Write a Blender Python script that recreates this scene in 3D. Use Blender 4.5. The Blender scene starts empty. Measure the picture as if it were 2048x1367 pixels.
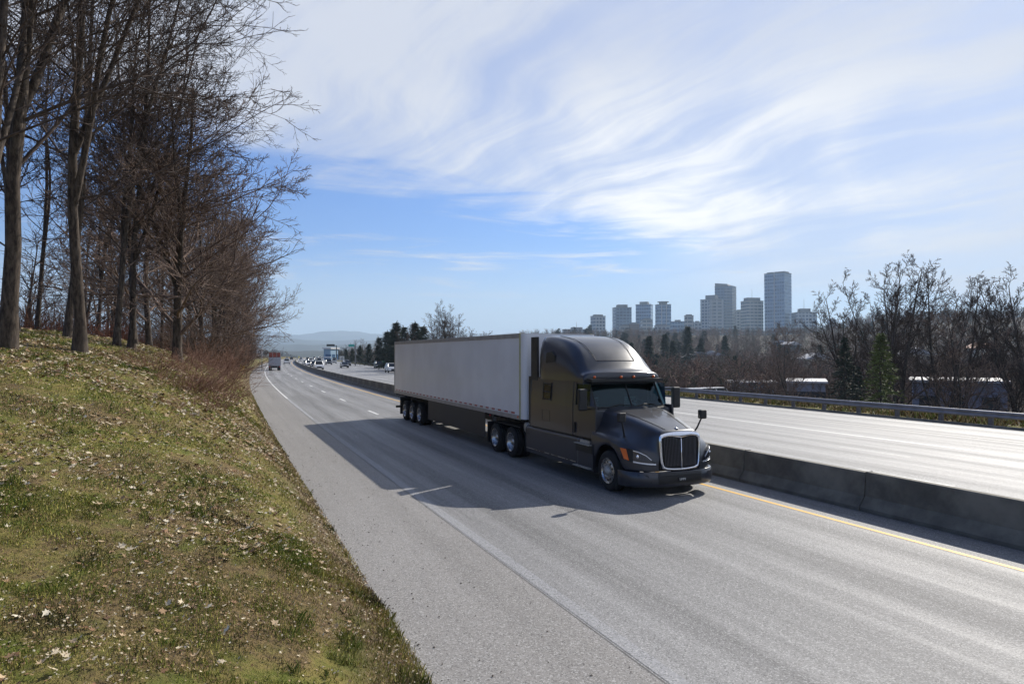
import bpy, math, random
import numpy as np
from mathutils import Vector, Matrix
R = math.radians
sc = bpy.context.scene
# ------------------------------------------------------------------ camera
CAM_H = 3.4
cam_d = bpy.data.cameras.new('camera'); cam = bpy.data.objects.new('camera', cam_d)
sc.collection.objects.link(cam); sc.camera = cam
cam_d.sensor_width = 36.0; cam_d.lens = 36.0*1400/2048
cam_d.clip_start = 0.1; cam_d.clip_end = 60000
cam.location = (0, 0, CAM_H); cam.rotation_euler = (R(90+1.0), 0, 0)
# ------------------------------------------------------------------ light
SUN_EL, SUN_AZ = 35.0, 38.0           # azimuth to the right of the view direction (+Y)
world = bpy.data.worlds.new('World'); sc.world = world; world.use_nodes = True
sun_d = bpy.data.lights.new('sun', 'SUN'); sun = bpy.data.objects.new('sun', sun_d)
sc.collection.objects.link(sun)
sun_d.energy = 5.0; sun_d.angle = R(0.5); sun_d.color = (1.0, 0.94, 0.84)
_sd = Vector((math.sin(R(SUN_AZ))*math.cos(R(SUN_EL)), math.cos(R(SUN_AZ))*math.cos(R(SUN_EL)), math.sin(R(SUN_EL))))
sun.rotation_euler = _sd.to_track_quat('Z', 'Y').to_euler()
sc.view_settings.view_transform = 'Standard'; sc.view_settings.look = 'None'
sc.view_settings.exposure = 0.32; sc.view_settings.gamma = 1.0
sc.render.engine = 'CYCLES'
cy = sc.cycles
cy.use_denoising = True; cy.max_bounces = 6; cy.diffuse_bounces = 2; cy.glossy_bounces = 3
cy.transparent_max_bounces = 12; cy.volume_bounces = 0; cy.sample_clamp_indirect = 6
cy.use_adaptive_sampling = True; cy.adaptive_threshold = 0.02

class NT:
    """small helper to write node trees"""
    def __init__(s, tree): s.t = tree; s.n = tree.nodes; s.l = tree.links
    def node(s, typ, **kw):
        nd = s.n.new(typ)
        for k, v in kw.items(): setattr(nd, k, v)
        return nd
    def put(s, sock, v):
        if isinstance(v, bpy.types.NodeSocket): s.l.new(v, sock)
        elif v is not None: sock.default_value = v
    def m(s, op, a, b=None, c=None, clamp=False):
        nd = s.node('ShaderNodeMath', operation=op, use_clamp=clamp)
        s.put(nd.inputs[0], a); s.put(nd.inputs[1], b)
        if c is not None: s.put(nd.inputs[2], c)
        return nd.outputs[0]
    def ss(s, x, a, b, lo=0.0, hi=1.0):
        nd = s.node('ShaderNodeMapRange', interpolation_type='SMOOTHSTEP')
        s.put(nd.inputs['Value'], x); s.put(nd.inputs['From Min'], a); s.put(nd.inputs['From Max'], b)
        s.put(nd.inputs['To Min'], lo); s.put(nd.inputs['To Max'], hi)
        return nd.outputs[0]
    def mix(s, f, a, b, mode='MIX'):
        nd = s.node('ShaderNodeMix', data_type='RGBA', blend_type=mode)
        s.put(nd.inputs[0], f)
        for i, v in ((6, a), (7, b)):
            if isinstance(v, tuple) and len(v) == 3: v = (*v, 1)
            s.put(nd.inputs[i], v)
        return nd.outputs[2]
    def noise(s, vec, scale, detail=4, rough=0.55, dist=0.0):
        nd = s.node('ShaderNodeTexNoise')
        if vec is not None: s.l.new(vec, nd.inputs['Vector'])
        nd.inputs['Scale'].default_value = scale; nd.inputs['Detail'].default_value = detail
        nd.inputs['Roughness'].default_value = rough; nd.inputs['Distortion'].default_value = dist
        return nd.outputs[0]
    def comb(s, x, y, z):
        nd = s.node('ShaderNodeCombineXYZ'); s.put(nd.inputs[0], x); s.put(nd.inputs[1], y); s.put(nd.inputs[2], z)
        return nd.outputs[0]
    def sep(s, v):
        nd = s.node('ShaderNodeSeparateXYZ'); s.l.new(v, nd.inputs[0]); return nd.outputs

# ---- the sky: Nishita with thin cirrus laid by direction
w = NT(world.node_tree); world.node_tree.nodes.clear()
STR = 0.1
sky = w.node('ShaderNodeTexSky', sky_type='NISHITA'); sky.sun_disc = False
sky.sun_elevation = R(SUN_EL); sky.sun_rotation = R(SUN_AZ); sky.air_density = 1.1; sky.dust_density = 0.3; sky.ozone_density = 4.0
tc = w.node('ShaderNodeTexCoord'); X, Y, Z = w.sep(tc.outputs['Generated'])
zc = w.m('MAXIMUM', Z, 0.0)
az = w.m('ARCTAN2', X, Y)
inv = w.m('DIVIDE', 1.0, w.m('ADD', zc, 0.16))
px, py = w.m('MULTIPLY', X, inv), w.m('MULTIPLY', Y, inv)
def rot(a, fx, fy, wv=None, wa=0.0):
    """streaks running along the compass direction a"""
    ca, sa = math.cos(a), math.sin(a)
    al = w.m('ADD', w.m('MULTIPLY', px, sa), w.m('MULTIPLY', py, ca))
    ac = w.m('SUBTRACT', w.m('MULTIPLY', px, ca), w.m('MULTIPLY', py, sa))
    if wv is not None: ac = w.m('ADD', ac, w.m('MULTIPLY', wv, wa))
    return w.comb(w.m('MULTIPLY', ac, fx), w.m('MULTIPLY', al, fy), 0.0)
warp = w.noise(w.comb(px, py, 0.0), 0.55, 3)
n1 = w.noise(rot(R(-38), 1.0, 0.16, warp, 1.2), 3.4, 8, 0.60, 0.25)     # fine streaks
n2 = w.noise(rot(R(-46), 1.0, 0.30, warp, 1.0), 1.15, 5, 0.55, 0.4)   # broad bands
n3 = w.noise(rot(R(20), 1.0, 0.22, warp, .8), 1.8, 6, 0.55, 0.3)
n4 = w.noise(w.comb(w.m('MULTIPLY', az, 2.0), w.m('MULTIPLY', Z, 17.0), 3.0), 2.2, 8, 0.62, 0.6)   # low flat wisps
b0 = w.m('ADD', w.m('ADD', w.m('ADD', 0.195, w.m('MULTIPLY', az, -0.17)), w.m('MULTIPLY', w.m('MAXIMUM', az, 0.0), -0.09)), w.m('MULTIPLY', w.m('SUBTRACT', warp, 0.5), 0.10))
b0 = w.m('ADD', b0, w.m('MULTIPLY', w.m('SUBTRACT', n4, 0.5), 0.13))
deck = w.m('MULTIPLY', w.ss(w.m('SUBTRACT', Z, b0), -0.012, 0.045), w.m('MULTIPLY', w.ss(Y, -0.15, 0.45), w.ss(Z, 0.85, 0.55)))
tex = w.m('ADD', w.m('ADD', w.m('MULTIPLY', n1, 0.42), w.m('MULTIPLY', n2, 0.48)), w.m('MULTIPLY', n3, 0.30))
body = w.ss(tex, 0.515, 0.665, w.ss(az, -0.45, 0.30, 0.38, 0.68), 1.0)
low = w.m('MULTIPLY', w.ss(n4, 0.50, 0.72), w.m('MULTIPLY', w.ss(Z, 0.06, 0.11), w.ss(Z, 0.20, 0.14)))
low = w.m('MULTIPLY', low, 1.0)
rightlow = w.m('MULTIPLY', w.ss(az, 0.12, 0.40), w.ss(Z, 0.06, 0.10, 0.0, 0.8))
dens = w.m('MAXIMUM', w.m('MAXIMUM', w.m('MULTIPLY', deck, body), low), w.m('MULTIPLY', rightlow, w.ss(body, 0.2, 0.9, 0.4, 1.0)))
glow = w.m('MULTIPLY', w.ss(w.m('ABSOLUTE', w.m('SUBTRACT', az, 0.24)), 0.55, 0.0), w.ss(w.m('ABSOLUTE', w.m('SUBTRACT', Z, 0.22)), 0.20, 0.0))
ccol = w.mix(w.m('MULTIPLY', glow, w.ss(tex, .5, .68)), (5.5, 5.8, 6.6), (9.8, 9.6, 9.2))
base = w.mix(1.0, sky.outputs[0], (0.48, 0.66, 1.0), 'MULTIPLY')
pale = w.ss(Z, 0.17, 0.0, 0.0, 0.85)
base = w.mix(pale, base, (5.8, 6.8, 7.8))
out = w.mix(dens, base, ccol)
bg = w.node('ShaderNodeBackground'); bg.inputs[1].default_value = STR
w.l.new(out, bg.inputs[0]); wo = w.node('ShaderNodeOutputWorld'); w.l.new(bg.outputs[0], wo.inputs[0])

# ------------------------------------------------------------------ helpers
rng = np.random.default_rng(11); random.seed(5)
def link(o): sc.collection.objects.link(o); return o
def tag(o, label=None, cat=None, group=None, kind=None):
    if label: o['label'] = label
    if cat: o['category'] = cat
    if group: o['group'] = group
    if kind: o['kind'] = kind
    return o
def thing(name, label, cat, loc=(0, 0, 0), rz=0.0, group=None):
    o = link(bpy.data.objects.new(name, None)); o.empty_display_size = 0.3
    o.location = loc; o.rotation_euler = (0, 0, rz)
    return tag(o, label, cat, group)
def copy_tree(o, parent=None):
    c = link(o.copy())
    if parent: c.parent = parent
    for ch in o.children: copy_tree(ch, c)
    return c
def mesh_np(name, V, F, mat=None, smooth=False, colors=None, parent=None, mats=None, midx=None, uv=None):
    """F: list of (m,k) int arrays"""
    V = np.asarray(V, np.float32).reshape(-1, 3)
    if isinstance(F, np.ndarray): F = [F]
    F = [f for f in F if len(f)]
    me = bpy.data.meshes.new(name)
    me.vertices.add(len(V)); me.vertices.foreach_set('co', V.ravel())
    loops = np.concatenate([f.ravel() for f in F]).astype(np.int32)
    cnt = np.concatenate([np.full(len(f), f.shape[1], np.int32) for f in F])
    me.loops.add(len(loops)); me.loops.foreach_set('vertex_index', loops)
    me.polygons.add(len(cnt))
    st = np.zeros(len(cnt), np.int32); st[1:] = np.cumsum(cnt)[:-1]
    me.polygons.foreach_set('loop_start', st); me.polygons.foreach_set('loop_total', cnt)
    if smooth: me.polygons.foreach_set('use_smooth', np.ones(len(cnt), bool))
    if midx is not None: me.polygons.foreach_set('material_index', np.asarray(midx, np.int32))
    me.update(calc_edges=True); me.validate()
    if colors is not None:
        a = me.color_attributes.new('col', 'FLOAT_COLOR', 'POINT')
        c = np.ones((len(V), 4), np.float32); c[:, :3] = colors; a.data.foreach_set('color', c.ravel())
    if uv is not None:
        l = me.uv_layers.new(name='uv'); l.data.foreach_set('uv', np.asarray(uv, np.float32)[loops].ravel())
    for m_ in (mats or ([mat] if mat else [])): me.materials.append(m_)
    o = link(bpy.data.objects.new(name, me))
    if parent: o.parent = parent
    return o
class MB:
    """collects primitives into one mesh"""
    def __init__(s): s.v = []; s.f = []; s.n = 0; s.mi = []; s.cur = 0
    def add(s, v, f):
        v = [tuple(map(float, p)) for p in v]
        s.v += v; s.f += [tuple(int(i)+s.n for i in q) for q in f]; s.mi += [s.cur]*len(f); s.n += len(v); return s
    def box(s, x0, x1, y0, y1, z0, z1):
        v = [(x, y, z) for z in (z0, z1) for y in (y0, y1) for x in (x0, x1)]
        return s.add(v, [(0, 2, 3, 1), (4, 5, 7, 6), (0, 1, 5, 4), (2, 6, 7, 3), (0, 4, 6, 2), (1, 3, 7, 5)])
    def bar(s, a, b, r, k=8, r2=None):
        a, b = Vector(a), Vector(b); d = (b-a).normalized(); r2 = r if r2 is None else r2
        u = d.orthogonal().normalized(); q = d.cross(u); v = []
        for p, rr in ((a, r), (b, r2)):
            for i in range(k):
                t = 2*math.pi*(i+.5)/k; v.append(p+(u*math.cos(t)+q*math.sin(t))*rr)
        f = [(i, (i+1) % k, k+(i+1) % k, k+i) for i in range(k)]+[tuple(range(k-1, -1, -1)), tuple(range(k, 2*k))]
        return s.add(v, f)
    def path(s, pts, r, k=6):
        for a, b in zip(pts[:-1], pts[1:]): s.bar(a, b, r, k)
        return s
    def lathe(s, prof, k=32, axis='y', c=(0, 0, 0)):
        """prof: (radius, along axis)"""
        v = []
        for r, h in prof:
            for i in range(k):
                t = 2*math.pi*i/k; a, b = r*math.cos(t), r*math.sin(t)
                p = (a, h, b) if axis == 'y' else ((a, b, h) if axis == 'z' else (h, a, b))
                v.append((p[0]+c[0], p[1]+c[1], p[2]+c[2]))
        f = []
        for j in range(len(prof)-1):
            for i in range(k):
                i2 = (i+1) % k; f.append((j*k+i, j*k+i2, (j+1)*k+i2, (j+1)*k+i))
        return s.add(v, f)
    def prism(s, poly, y0, y1):
        """poly in x,z extruded along y"""
        n = len(poly); v = [(x, y0, z) for x, z in poly]+[(x, y1, z) for x, z in poly]
        f = [(i, (i+1) % n, n+(i+1) % n, n+i) for i in range(n)]+[tuple(range(n-1, -1, -1)), tuple(range(n, 2*n))]
        return s.add(v, f)
    def build(s, name, mat, parent=None, smooth=False, bevel=0, sub=0, angle=40, seg=2):
        me = bpy.data.meshes.new(name); me.from_pydata(s.v, [], s.f); me.update()
        for m_ in (mat if isinstance(mat, (list, tuple)) else [mat]): me.materials.append(m_)
        if isinstance(mat, (list, tuple)): me.polygons.foreach_set('material_index', s.mi)
        if smooth: me.polygons.foreach_set('use_smooth', [True]*len(me.polygons))
        o = link(bpy.data.objects.new(name, me))
        if parent: o.parent = parent
        if bevel:
            md = o.modifiers.new('b', 'BEVEL'); md.width = bevel; md.segments = seg; md.limit_method = 'ANGLE'; md.angle_limit = R(angle)
        if sub:
            md = o.modifiers.new('s', 'SUBSURF'); md.levels = sub; md.render_levels = sub
        return o
def mat(name, color, rough=0.6, metal=0.0, var=0.0, vscale=4.0, bump=0.0, bscale=30.0, coat=0.0, spec=None, attr=False, emit=None, alpha=None, trans=0.0):
    m_ = bpy.data.materials.new(name); m_.use_nodes = True; t = NT(m_.node_tree); p = t.n['Principled BSDF']
    c = (*color, 1)
    p.inputs['Base Color'].default_value = c; p.inputs['Roughness'].default_value = rough; p.inputs['Metallic'].default_value = metal
    if coat: p.inputs['Coat Weight'].default_value = coat; p.inputs['Coat Roughness'].default_value = 0.06
    if spec is not None: p.inputs['Specular IOR Level'].default_value = spec
    if trans: p.inputs['Transmission Weight'].default_value = trans
    tcn = t.node('ShaderNodeTexCoord').outputs['Object']
    src = None
    if attr: src = t.node('ShaderNodeVertexColor', layer_name='col').outputs[0]
    if var:
        nz = t.noise(tcn, vscale, 5, 0.6)
        k = t.ss(nz, 0.3, 0.7, 1-var, 1+var)
        src = t.mix(1.0, src if src is not None else c, t.comb(k, k, k), 'MULTIPLY')
        rr = t.ss(nz, 0.3, 0.7, max(0.02, rough-var*0.25), min(1, rough+var*0.25)); t.l.new(rr, p.inputs['Roughness'])
    if src is not None: t.l.new(src, p.inputs['Base Color'])
    if bump:
        b = t.node('ShaderNodeBump'); b.inputs['Strength'].default_value = bump; b.inputs['Distance'].default_value = 0.02
        t.l.new(t.noise(tcn, bscale, 4, 0.6), b.inputs['Height']); t.l.new(b.outputs[0], p.inputs['Normal'])
    if emit: p.inputs['Emission Color'].default_value = (*emit[0], 1); p.inputs['Emission Strength'].default_value = emit[1]
    return m_
def sm(x, a, b):
    t = np.clip((np.asarray(x, float)-a)/(b-a), 0, 1); return t*t*(3-2*t)

# ------------------------------------------------------------------ layout of the place
TH = math.atan(593/1400.0); SN, CS = math.sin(TH), math.cos(TH)
def C(s):
    s = np.asarray(s, float); a = np.clip(s, 0, 160); b = np.clip(s-160, 0, 440); c = np.clip(s-600, 0, None)
    return 0.000215*a*a + 0.0688*b + 0.0001*b*b + 0.1568*c
def Cd(s):
    s = np.asarray(s, float); a = np.clip(s, 0, 160); b = np.clip(s-160, 0, 440)
    return 0.00043*a + 0.0002*b
def W(s, t):
    """road coordinates (s along, t to the right) -> world x,y"""
    tt = np.asarray(t, float)+C(s); s = np.asarray(s, float)
    return -s*SN+tt*CS, s*CS+tt*SN
def inv(x, y):
    s = -x*SN+y*CS; t = x*CS+y*SN; return s, t-C(s)
def Zr(s):
    s = np.asarray(s, float); a = np.clip(s-560, 0, 500); b = np.clip(s-1060, 0, None)
    return -(a*a)/20000.0 - 0.05*np.clip(b, 0, 900)
def hdg(s): return TH-math.atan(float(Cd(s)))    # rotation about z of the road's forward direction
def pn(x, y, f, seed=0):
    """cheap smooth noise"""
    x = np.asarray(x, float)*f; y = np.asarray(y, float)*f; r = 0
    for k in range(5):
        a = 1.7*k+seed*2.3; ca, sa = math.cos(a), math.sin(a); q = 1.0+0.37*k
        r = r+np.sin((x*ca+y*sa)*q+seed+1.3*k)*np.cos((y*ca-x*sa)*q*0.8+seed*1.9-k)
    return r/2.6
EDGE = 2.1
def G(s, t):
    """height of the ground"""
    s = np.asarray(s, float); t = np.asarray(t, float); s, t = np.broadcast_arrays(s, t)
    zr = Zr(s)
    a = np.clip(EDGE-t, 0, None)
    H = np.interp(s, [-30, 0, 6, 11, 17, 23, 40, 80, 150, 400, 700], [1.0, 0.9, 1.1, 1.9, 2.95, 3.75, 4.1, 3.3, 2.2, 1.5, 1.5])
    zl = H*(1-np.exp(-a/3.0)) + 0.055*np.clip(a, 0, 40) + 0.03*np.clip(a-40, 0, 300)
    fade = sm(a, 0.0, 1.0)
    zl = zl + fade*(0.10*pn(s, t, 0.55, 1)+0.045*pn(s, t, 2.0, 2)+0.02*pn(s, t, 5.0, 3))
    wx, wy = W(s, t); r = np.hypot(wx, wy); ph = np.arctan2(wx, np.maximum(wy, 1))
    b = np.clip(t-34.2, 0, None)
    zv = -8.5*sm(b, 2.0, 30) + 0.12*sm(b, .3, 2)*pn(s, t, 1.1, 4)
    front = sm(ph, -0.14, 0.02)*(wy > 0)
    hill = front*(36*sm(r, 230, 1000)+1.6*pn(wx, wy, 0.012, 5)+ 16*sm(ph, .40, .50)*sm(r, 300, 900))
    zv = zv + hill*sm(b, 30, 120)
    z = np.where(t < EDGE, zl, np.where(t < 34.2, 0.0, zv))
    # the left side falls away in the distance, and so does everything beyond the road's crest
    fall = -55*sm(s, 700, 1900)*sm(-ph, -0.12, 0.06)
    z = z + zr*(1-sm(np.abs(t-18), 60, 400)) + fall
    return z - np.where((t > EDGE-0.01) & (t < 34.1), 0.06, 0.0)
def Gxy(x, y): s, t = inv(x, y); return float(G(s, t))
def at(px_, d):
    """world x,y of an image column (photo pixels) at a depth"""
    return (px_-1024)/1400.0*d, d
def solve_s(px_, t):
    a, b = 20.0, 900.0
    for _ in range(60):
        m_ = (a+b)/2; x, y = W(m_, t)
        if 1024+1400*x/y > px_: a = m_
        else: b = m_
    return a

# ------------------------------------------------------------------ ground
def ground_material():
    m_ = bpy.data.materials.new('turf'); m_.use_nodes = True; t = NT(m_.node_tree); p = t.n['Principled BSDF']
    g = t.node('ShaderNodeNewGeometry').outputs['Position']
    a = t.noise(g, 0.35, 5, 0.6); b = t.noise(g, 2.2, 6, 0.65); c = t.noise(g, 14, 5, 0.7); d = t.noise(g, 60, 3, 0.6)
    v = t.node('ShaderNodeVertexColor', layer_name='col')          # red: how grassy, green: how wooded
    vr = t.node('ShaderNodeSeparateColor'); t.l.new(v.outputs[0], vr.inputs[0])
    green = t.mix(t.ss(b, 0.35, 0.65), (0.10, 0.115, 0.022), (0.25, 0.21, 0.06))
    straw = t.mix(t.ss(c, 0.4, 0.6), (0.19, 0.135, 0.062), (0.10, 0.072, 0.038))
    col = t.mix(t.ss(t.m('ADD', t.m('MULTIPLY', a, 0.6), t.m('MULTIPLY', b, 0.4)), 0.44, 0.58), green, straw)
    col = t.mix(t.ss(c, 0.56, 0.68, 0, 0.75), col, (0.045, 0.03, 0.018))
    col = t.mix(t.ss(d, 0.6, 0.72, 0, 0.6), col, (0.38, 0.3, 0.18))
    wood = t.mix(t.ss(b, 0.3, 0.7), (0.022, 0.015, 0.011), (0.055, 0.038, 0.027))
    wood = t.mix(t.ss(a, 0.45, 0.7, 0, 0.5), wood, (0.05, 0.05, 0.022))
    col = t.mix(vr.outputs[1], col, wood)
    col = t.mix(t.m('MULTIPLY', vr.outputs[2], t.ss(b, .3, .6, .5, 1.0)), col, t.mix(t.ss(c, .35, .65), (0.06, 0.042, 0.025), (0.16, 0.115, 0.07)))
    t.l.new(col, p.inputs['Base Color']); p.inputs['Roughness'].default_value = 0.95; p.inputs['Specular IOR Level'].default_value = 0.15
    bm = t.node('ShaderNodeBump'); bm.inputs['Strength'].default_value = 0.9; bm.inputs['Distance'].default_value = 0.05
    t.l.new(t.m('ADD', c, t.m('MULTIPLY', d, 0.4)), bm.inputs['Height']); t.l.new(bm.outputs[0], p.inputs['Normal'])
    return m_
def grow_axis(a, step, ratio, end):
    o = [a]
    while abs(o[-1]) < abs(end): o.append(o[-1]+step); step *= ratio
    return o
gs = sorted(set(grow_axis(-6.0, -1.5, 1.5, -3000)+list(np.arange(-6, 56, 0.4))+grow_axis(56.0, 0.8, 1.06, 12500)))
gt = sorted(set(grow_axis(-14.0, -0.5, 1.09, -9000)+list(np.arange(-14, 2.1, 0.3))+[2.1, 2.11, 12, 24, 34, 34.2]+list(np.arange(34.4, 40, .3))+grow_axis(40.0, 0.8, 1.09, 11000)))
S_, T_ = np.meshgrid(gs, gt, indexing='ij')
gx, gy = W(S_, T_); gz = G(S_, T_)
ni, nj = S_.shape
idx = np.arange(ni*nj).reshape(ni, nj)
Fg = np.stack([idx[:-1, :-1], idx[:-1, 1:], idx[1:, 1:], idx[1:, :-1]], -1).reshape(-1, 4)[:, ::-1]
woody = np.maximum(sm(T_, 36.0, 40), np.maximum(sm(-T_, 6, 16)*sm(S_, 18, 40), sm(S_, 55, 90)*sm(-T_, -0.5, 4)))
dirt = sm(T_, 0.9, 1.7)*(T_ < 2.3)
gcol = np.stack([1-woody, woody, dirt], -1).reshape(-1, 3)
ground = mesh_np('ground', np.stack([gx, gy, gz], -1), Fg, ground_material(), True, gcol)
tag(ground, kind='structure')

# ------------------------------------------------------------------ roads
def asphalt(name, base, tint, streak=1.0, rough=0.5):
    m_ = bpy.data.materials.new(name); m_.use_nodes = True; t = NT(m_.node_tree); p = t.n['Principled BSDF']
    uv = t.node('ShaderNodeUVMap', uv_map='uv').outputs[0]; U, V, _ = t.sep(uv)
    g = t.node('ShaderNodeNewGeometry').outputs['Position']
    lane = t.m('FRACT', t.m('DIVIDE', t.m('ADD', U, -0.9+3.65), 3.65))     # 0..1 in each lane
    w1 = t.m('ABSOLUTE', t.m('SUBTRACT', t.m('ABSOLUTE', t.m('SUBTRACT', lane, 0.5)), 0.24))
    track = t.ss(w1, 0.02, 0.16, 1.0, 0.0)
    lng = t.noise(t.comb(t.m('MULTIPLY', U, 1.0), t.m('MULTIPLY', V, 0.03), 0), 1.6, 5, 0.65)
    big = t.noise(t.comb(t.m('MULTIPLY', U, 0.35), t.m('MULTIPLY', V, 0.12), 4.0), 1.0, 4, 0.6)
    fine = t.noise(g, 26, 3, 0.7)
    vo = t.node('ShaderNodeTexVoronoi'); vo.inputs['Scale'].default_value = 70; t.l.new(g, vo.inputs['Vector'])
    vc = t.node('ShaderNodeSeparateColor'); t.l.new(vo.outputs['Color'], vc.inputs[0])
    k = t.m('ADD', t.m('MULTIPLY', t.m('SUBTRACT', lng, 0.5), 1.4*streak), t.m('MULTIPLY', t.m('SUBTRACT', big, 0.5), 0.35))
    k = t.m('ADD', k, t.m('MULTIPLY', track, -0.24*streak))
    k = t.m('ADD', k, t.m('MULTIPLY', t.m('SUBTRACT', fine, 0.5), 0.7))
    k = t.m('ADD', 1.0, k)
    speck = t.ss(vc.outputs[0], 0.70, 1.0, 0.0, 1.0); dark = t.ss(vc.outputs[1], 0.72, 0.95, 0.0, 0.55)
    col = t.mix(1.0, tint, t.comb(t.m('MULTIPLY', k, base), t.m('MULTIPLY', k, base), t.m('MULTIPLY', k, base)), 'MULTIPLY')
    col = t.mix(t.m('MULTIPLY', speck, 0.42), col, (0.60, 0.60, 0.58)); col = t.mix(dark, col, (0.035, 0.035, 0.037))
    t.l.new(col, p.inputs['Base Color'])
    t.l.new(t.ss(k, 0.6, 1.4, rough+0.08, rough-0.06), p.inputs['Roughness']); p.inputs['Specular IOR Level'].default_value = 0.22
    bm = t.node('ShaderNodeBump'); bm.inputs['Strength'].default_value = 0.35; bm.inputs['Distance'].default_value = 0.006
    t.l.new(vc.outputs[2], bm.inputs['Height']); t.l.new(bm.outputs[0], p.inputs['Normal'])
    return m_
srow = list(np.arange(-40, 700, 2.0))+list(np.arange(700, 1500, 10.0))
def strip(name, t0, t1, z, m_, s0=-40, s1=1400, n=1, kind='structure', wob=0.0):
    ss_ = np.array([s for s in srow if s0 <= s <= s1] if s1-s0 > 20 else [s0, s1], float); tt = np.linspace(t0, t1, n+1)
    S, T = np.meshgrid(ss_, tt, indexing='ij')
    x, y = W(S, T); V = np.stack([x, y, Zr(S)+z], -1); a, b = S.shape; ix = np.arange(a*b).reshape(a, b)
    F = np.stack([ix[:-1, :-1], ix[:-1, 1:], ix[1:, 1:], ix[1:, :-1]], -1).reshape(-1, 4)
    return V, F, np.stack([T.ravel(), S.ravel()], -1)
A_road = asphalt('worn_asphalt', 0.22, (1.0, 0.99, 0.99), rough=0.62)
A_far = asphalt('far_asphalt', 0.26, (0.99, 0.99, 1.0), 0.7, rough=0.6)
A_sh = asphalt('shoulder_asphalt', 0.23, (1.04, 0.99, 0.94), 0.35, rough=0.66)
for nm, a, b, z, m_, n in (('shoulder', 1.75, 4.30, 0.0, A_sh, 2), ('road', 4.30, 12.95, 0.0, A_road, 4), ('road', 12.95, 33.6, 0.0, A_far, 8)):
    V, F, uv = strip(nm, a, b, z, m_, n=n); tag(mesh_np(nm, V, F, m_, uv=uv), kind='structure')
def paint(name, color, wear):
    m_ = bpy.data.materials.new(name); m_.use_nodes = True; t = NT(m_.node_tree); p = t.n['Principled BSDF']
    g = t.node('ShaderNodeNewGeometry').outputs['Position']
    nz = t.noise(g, 9, 5, 0.75); t.l.new(t.mix(t.ss(nz, wear, wear+0.16), (0.24, 0.24, 0.24), color), p.inputs['Base Color'])
    p.inputs['Roughness'].default_value = 0.6
    return m_
P_yel = paint('yellow_paint', (0.62, 0.34, 0.015), 0.10); P_wh = paint('white_paint', (0.72, 0.72, 0.70), 0.34); P_wf = paint('faded_white_paint', (0.5, 0.51, 0.53), 0.46)
tar = mat('joint_tar', (0.03, 0.03, 0.03), 0.7, var=.3)
def marking(name, t, wd, m_, s0, s1, z=0.004, kind='structure'):
    V, F, uv = strip(name, t-wd/2, t+wd/2, z, m_, s0, s1); o = mesh_np(name, V, F, m_, uv=uv); tag(o, kind=kind); return o
marking('yellow_edge_line', 11.72, 0.12, P_yel, -40, 900)
marking('white_edge_line', 4.44, 0.20, asphalt('worn_line', .27, (.98, .985, 1.02), .4, rough=.62), -40, 38.0)
marking('white_edge_line', 4.42, 0.12, P_wf, 38.0, 56.0)
marking('white_edge_line', 4.42, 0.12, P_wh, 56.0, 900)
marking('pavement_joint', 4.30, 0.008, tar, -40, 60, 0.005)
marking('yellow_edge_line', 13.95, 0.12, P_wh, -40, 900)
marking('white_edge_line', 31.9, 0.13, P_wh, -40, 900)
marking('pavement_joint', 28.3, 0.11, tar, -40, 260, 0.005)
marking('pavement_joint', 32.55, 0.05, tar, -40, 260, 0.005)
marking('white_edge_line', 24.6, 0.13, P_wh, -40, 120)
def dashes(name, t, s0, s1, per, ln, m_, z=0.004):
    Vs, Fs, n = [], [], 0
    for s in np.arange(s0, s1, per):
        V, F, _ = strip(name, t-0.07, t+0.07, z, m_, s, s+ln); Vs.append(V.reshape(-1, 3)); Fs.append(F+n); n += 4
    o = mesh_np(name, np.concatenate(Vs), np.concatenate(Fs), m_); tag(o, kind='structure')
dashes('dashed_lane_line', 8.15, 39.4, 800, 12.2, 3.0, P_wh)
dashes('dashed_lane_line', 17.5, 0, 700, 12.2, 3.0, P_wf); dashes('dashed_lane_line', 21.1, 4, 700, 12.2, 3.0, P_wf)
dashes('dashed_lane_line', 28.3, 60, 700, 12.2, 3.0, P_wf, 0.008)

# ------------------------------------------------------------------ concrete barrier, one segment after another
M_conc = mat('weathered_concrete', (0.145, 0.135, 0.11), 0.85, var=0.45, vscale=1.1, bump=0.4, bscale=22)
def barrier_seg(L):
    prof = [(-.29, 0), (-.29, .08), (-.13, .30), (-.085, .82), (.085, .82), (.13, .30), (.29, .08), (.29, 0)]
    mb = MB(); n = len(prof)
    v = [(x, 0.008, z) for x, z in prof]+[(x, L-0.008, z) for x, z in prof]
    mb.add(v, [(i, i+1, n+i+1, n+i) for i in range(n-1)]+[tuple(range(n)), tuple(range(2*n-1, n-1, -1))])
    return mb
SEG = 3.81; b0_ = None; k = 0
for s in np.arange(11.1-SEG*6, 640, SEG):
    if k > 176: break
    x, y = W(s, 13.15)
    if b0_ is None:
        o = b0_ = barrier_seg(SEG).build('concrete_barrier', M_conc, bevel=0.012)
    else: o = link(b0_.copy())
    o.location = (x, y, float(Zr(s))); o.rotation_euler = (random.uniform(-.004, .004), 0, hdg(s+SEG/2)+random.uniform(-.004, .004))
    near = {5: 'nearest concrete barrier segment, running out of the right edge of the picture', 6: 'concrete barrier segment between the two visible joints', 7: 'concrete barrier segment beside the bumper of the grey truck'}
    tag(o, near.get(k, 'grey concrete median barrier segment in the long row curving away' if k > 7 else 'concrete barrier segment past the right edge of the picture'), 'barrier', 'concrete median barrier segments'); k += 1
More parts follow.
